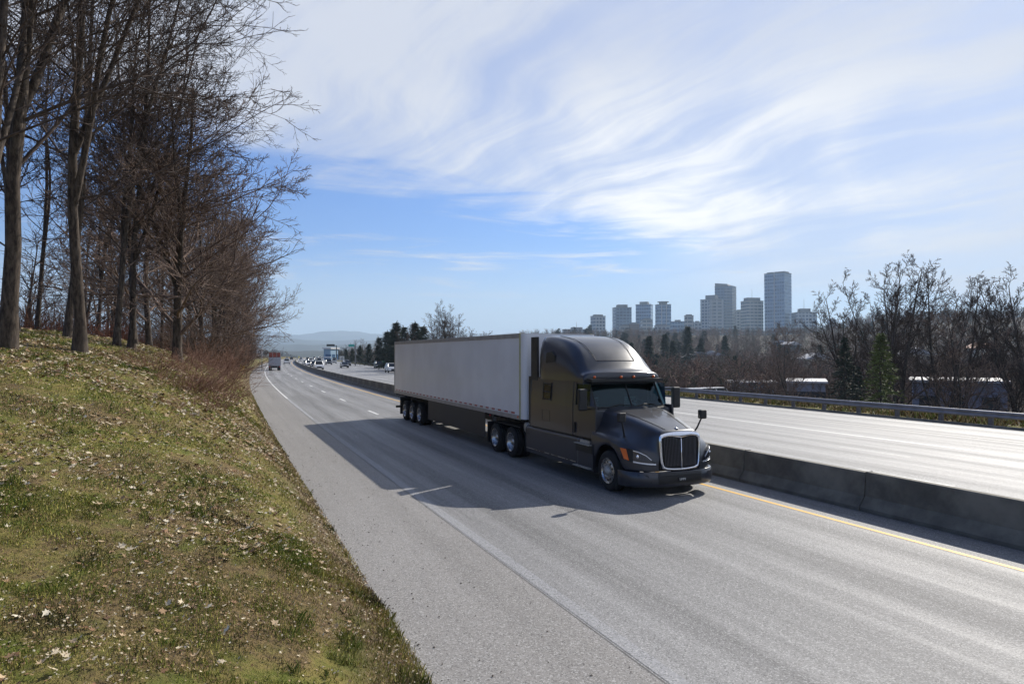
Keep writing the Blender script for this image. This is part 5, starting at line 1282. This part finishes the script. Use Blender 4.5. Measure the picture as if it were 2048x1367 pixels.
MB().bar((0, 0, z_-.3), (1.15, 0, z_+1.0), .06).build('arm', M_pole, lp); MB().box(.85, 1.35, -.12, .12, z_+.85, z_+1.02).build('lamp_head', M_pole, lp)
sign(483, 92, 727, 742, 8, 'yellow warning marker in the grass left of the cargo truck', M_sye, diamond=True)
sign(684, 215, 712, 721, 9, 'small white sign with dark squiggle beyond the black sedan', M_swh, deco=arrow, zg=-.3)
sign(761, 170, 722, 728, 5, 'small orange diamond sign above the white car by the trailer', M_sor, diamond=True, zg=-.3)
sign(767, 171, 721.5, 724.5, 5, 'tiny green sign right beside the orange diamond', M_sgr, zg=-.3)
x, y = at(711, 205); e = thing('sign_gantry', 'tall grey post carrying a green sign on an arm over the oncoming side', 'sign', (x, y, -.3), 0)
MB().bar((0, 0, -.3), (0, 0, 7.0), .16, 10, .11).build('pole', M_pole, e); MB().bar((0, 0, 6.2), (-2.2, -.1, 6.4), .07).build('arm', M_pole, e)
MB().box(-2.0, -.3, -.22, -.17, 5.9, 6.6).build('board', mat('teal_sign', (0.05, 0.38, 0.32), .5), e, bevel=.01)
x, y = at(661, 330); e = thing('sign_cantilever', 'dark cantilever sign seen end-on left of the pines', 'sign', (x, y, -.5), 0)
MB().bar((2.8, 0, -.3), (2.8, 0, 8.0), .2, 8).build('pole', M_dark, e); MB().bar((2.8, 0, 7.9), (-1.9, 0, 8.0), .14).build('arm', M_dark, e); MB().box(-1.8, 2.0, -.2, -.1, 7.6, 8.6).build('board', M_dark, e)

# ------------------------------------------------------------------ grass, fallen leaves, debris
gg = np.random.default_rng(101)
def bank_points(n, s0, s1, t0, t1, pw=1.0):
    s = s0+(s1-s0)*gg.uniform(0, 1, n)**pw; t = gg.uniform(t0, t1, n); x, y = W(s, t); z = G(s, t)
    d = y; px_ = 1024+1400*x/np.maximum(d, .1); py = 708-1400*(z-CAM_H)/np.maximum(d, .1)
    k = (d > 1.5) & (px_ > -60) & (px_ < 2100) & (py < 1440); return s[k], t[k], x[k], y[k], z[k]
def grass(n, s0, s1, t0, t1, h, wd, pw):
    s, t, x, y, z = bank_points(n, s0, s1, t0, t1, pw); n = len(x)
    patch = pn(x, y, 1.1, 11)+.6*pn(x, y, 3.1, 12)+.35*gg.normal(size=n)
    keep = patch > -.55+ .5*gg.normal(size=n)*.5; s, t, x, y, z, patch = [q[keep] for q in (s, t, x, y, z, patch)]; n = len(x)
    tuft = sm(pn(x, y, 4.3, 61)+.5*pn(x, y, 9.0, 62), .35, .8)*sm(pn(x, y, .9, 63), -.2, .5); hh = h*(.55+.55*sm(patch, -.4, .8)+1.3*tuft)*gg.uniform(.5, 1.3, n); edge = sm(t, EDGE-.5, EDGE-.05); hh = hh*(1+.15*edge)
    a = gg.uniform(0, 6.28, n); ln = gg.uniform(.1, .8, n)
    dx, dy = np.cos(a)*ln*hh, np.sin(a)*ln*hh; b = a+gg.uniform(.8, 2.3, n); wx2, wy2 = np.cos(b)*wd/2, np.sin(b)*wd/2
    V = np.stack([np.stack([x-wx2, y-wy2, z-.01], -1), np.stack([x+wx2, y+wy2, z-.01], -1), np.stack([x+dx*.55+wx2*.5, y+dy*.55+wy2*.5, z+hh*.7], -1), np.stack([x+dx, y+dy, z+hh*.92], -1)], 1)
    gr_ = np.array([[.135, .17, .028]]); ol = np.array([[.30, .275, .065]]); st_ = np.array([[.40, .31, .14]]); br = np.array([[.12, .08, .042]])
    q = gg.uniform(0, 1, n)+.45*patch+(-.45)*sm(t, .9, 1.7)
    q = q+.12 - .2*(pn(x, y, .45, 15) > .1)
    c = np.where((q > .82)[:, None], gr_, np.where((q > .30)[:, None], ol, np.where((q > -.02)[:, None], st_, br)))*gg.uniform(.65, 1.35, (n, 1)); dk = sm(pn(x, y, 1.7, 64)+.6*pn(x, y, 4.1, 65)+.3*gg.normal(size=n), .55, .95)[:, None]; c = c*(1-dk)+dk*np.array([[.06, .055, .02]])*gg.uniform(.6, 1.4, (n, 1)); c = np.where((tuft > .5)[:, None], c*.55+np.array([[.05, .09, .012]])*.6, c)
    return V.reshape(-1, 3), np.arange(4*n).reshape(-1, 4), np.repeat(c, 4, 0)
M_grass = mat('grass_blades', (1, 1, 1), .75, attr=True, spec=.2)
parts = [grass(150000, 2.5, 11, -5.5, 2.08, .045, .008, .9), grass(110000, 9, 26, -6, 2.1, .05, .013, 1.2), grass(70000, 22, 60, -8, 2.1, .06, .026, 1.3)]
n = 0; Vs, Fs, Cs = [], [], []
for V, F, c in parts: Vs.append(V); Fs.append(F+n); Cs.append(c); n += len(V)
tag(mesh_np('grass', np.concatenate(Vs), np.concatenate(Fs), M_grass, False, np.concatenate(Cs)), kind='stuff')
# leaves: a five-lobed outline, curled
ang_ = np.radians([90, 72, 40, 22, -5, -38, -75, -90, -105, -142, 185, 158, 140, 108]); rad_ = np.array([1, .55, .95, .5, .85, .42, .5, .95, .5, .42, .85, .5, .95, .55])
def leaves(n, s0, s1, t0, t1, sz, pw, clump=.3, zoff=.012, pal=None):
    s, t, x, y, z = bank_points(n, s0, s1, t0, t1, pw); k = (pn(x, y, .8, 31)+.5*pn(x, y, 2.7, 33)+gg.normal(size=len(x))*.45) > clump
    x, y, z = x[k], y[k], z[k]; n = len(x); m = len(ang_); sc_ = sz*gg.uniform(.45, 1.25, n)
    P = np.zeros((n, m+1, 3)); P[:, 1:, 0] = (np.cos(ang_)*rad_)[None]*sc_[:, None]*gg.uniform(.6, 1.1, (n, 1)); P[:, 1:, 1] = (np.sin(ang_)*rad_)[None]*sc_[:, None]
    cu_ = gg.uniform(-.2, .9, (n, 1)); P[:, 1:, 2] = cu_*(rad_**2)[None]*sc_[:, None]*.6+gg.normal(size=(n, m))*sc_[:, None]*.08
    a = gg.uniform(0, 6.28, n); ta = gg.normal(size=n)*.35; tb = gg.normal(size=n)*.35
    X_ = P[..., 0]*np.cos(a)[:, None]-P[..., 1]*np.sin(a)[:, None]; Y_ = P[..., 0]*np.sin(a)[:, None]+P[..., 1]*np.cos(a)[:, None]
    Z_ = P[..., 2]+X_*np.sin(ta)[:, None]+Y_*np.sin(tb)[:, None]
    V = np.stack([X_+x[:, None], Y_+y[:, None], Z_+z[:, None]+zoff+gg.uniform(0, .03, (n, 1))], -1)
    i = np.arange(m); tri = np.stack([np.zeros(m, int), 1+i, 1+(i+1) % m], -1); F = (tri[None]+(np.arange(n)*(m+1))[:, None, None]).reshape(-1, 3)
    pal = pal if pal is not None else np.array([[.55, .46, .32], [.45, .33, .20], [.62, .55, .42], [.22, .12, .06], [.30, .19, .10], [.12, .07, .04]])
    w_ = gg.choice(len(pal), n, p=[.27, .2, .13, .15, .15, .10]); c = pal[w_]*gg.uniform(.8, 1.15, (n, 1))
    return V.reshape(-1, 3), F, np.repeat(c, m+1, 0)
parts = [leaves(2600, 2.5, 11, -5.5, 1.6, .043, .9, .1), leaves(7000, 9, 24, -6, 1.5, .052, 1.1, -.1), leaves(16000, 18, 60, -9, 1.6, .07, 1.2, -.5), leaves(30000, 2.5, 14, -6, 2.3, .016, 1.0, -.6), leaves(26000, 12, 34, -7, 2.2, .026, 1.0, -.6), leaves(2600, 20, 110, 34.6, 39, .11, 1.0, -.4)]
n = 0; Vs, Fs, Cs = [], [], []
for V, F, c in parts: Vs.append(V); Fs.append(F+n); Cs.append(c); n += len(V)
tag(mesh_np('fallen_leaves', np.concatenate(Vs), np.concatenate(Fs), mat('leaf_litter', (1, 1, 1), .7, attr=True, spec=.3), False, np.concatenate(Cs)), kind='stuff')
# verge plants behind the guardrail
def verge(n):
    s = gg.uniform(-2, 130, n); t = gg.uniform(34.0, 37.5, n); x, y = W(s, t); z = G(s, t); k = pn(x, y, 1.3, 51) > -.35; x, y, z = x[k], y[k], z[k]; n = len(x)
    h = gg.uniform(.08, .34, n)*(1+.8*(pn(x, y, .6, 52) > .2)); a = gg.uniform(0, 6.28, n); w_ = .045
    V = np.stack([np.stack([x-w_*np.cos(a), y-w_*np.sin(a), z-.02], -1), np.stack([x+w_*np.cos(a), y+w_*np.sin(a), z-.02], -1), np.stack([x+gg.normal(size=n)*h*.4, y+gg.normal(size=n)*h*.4, z+h], -1)], 1)
    pal = np.array([[.14, .17, .03], [.30, .22, .08], [.10, .06, .03], [.36, .28, .14]]); c = pal[gg.choice(4, n, p=[.3, .25, .25, .2])]*gg.uniform(.7, 1.3, (n, 1))
    return V.reshape(-1, 3), np.arange(3*n).reshape(-1, 3), np.repeat(c, 3, 0)
V, F, c = verge(26000); tag(mesh_np('verge_weeds', V, F, M_grass, False, c), kind='stuff')
# small debris on the shoulder
n = 420; s = 4+34*gg.uniform(0, 1, n)**1.3; t = EDGE+.05+2.2*gg.uniform(0, 1, n)**2.0; x, y = W(s, t)
V, F = [], []; q = 0
for i in range(n):
    r_ = gg.uniform(.004, .012)*(1.8 if gg.uniform() < .06 else 1); p = gg.normal(size=(6, 3)); p = p/np.linalg.norm(p, axis=1)[:, None]
    o = np.array([[1, 0, 0], [-1, 0, 0], [0, 1, 0], [0, -1, 0], [0, 0, 1], [0, 0, -.4]])*r_*gg.uniform(.6, 1.4, (6, 1)); o[:, 0] *= gg.uniform(.8, 2)
    V.append(o+[x[i], y[i], .004+r_*.3]); F.append(np.array([[0, 2, 4], [2, 1, 4], [1, 3, 4], [3, 0, 4], [2, 0, 5], [1, 2, 5], [3, 1, 5], [0, 3, 5]])+q); q += 6
tag(mesh_np('gravel', np.concatenate(V), np.concatenate(F), mat('debris', (0.07, 0.055, 0.045), .9, var=.5, vscale=3)), kind='stuff')

# ------------------------------------------------------------------ haze: the air between here and the mountains
hz = MB().box(-9500, 9500, -3500, 12600, -260, 520).build('haze', bpy.data.materials.new('air')); tag(hz, kind='stuff')
hm_ = hz.data.materials[0]; hm_.use_nodes = True; t = NT(hm_.node_tree); t.n.clear()
pv = t.node('ShaderNodeVolumePrincipled'); pv.inputs['Color'].default_value = (0.60, 0.79, 1.0, 1); pv.inputs['Density'].default_value = 0.00015; pv.inputs['Anisotropy'].default_value = 0.2
o = t.node('ShaderNodeOutputMaterial'); t.l.new(pv.outputs[0], o.inputs['Volume'])
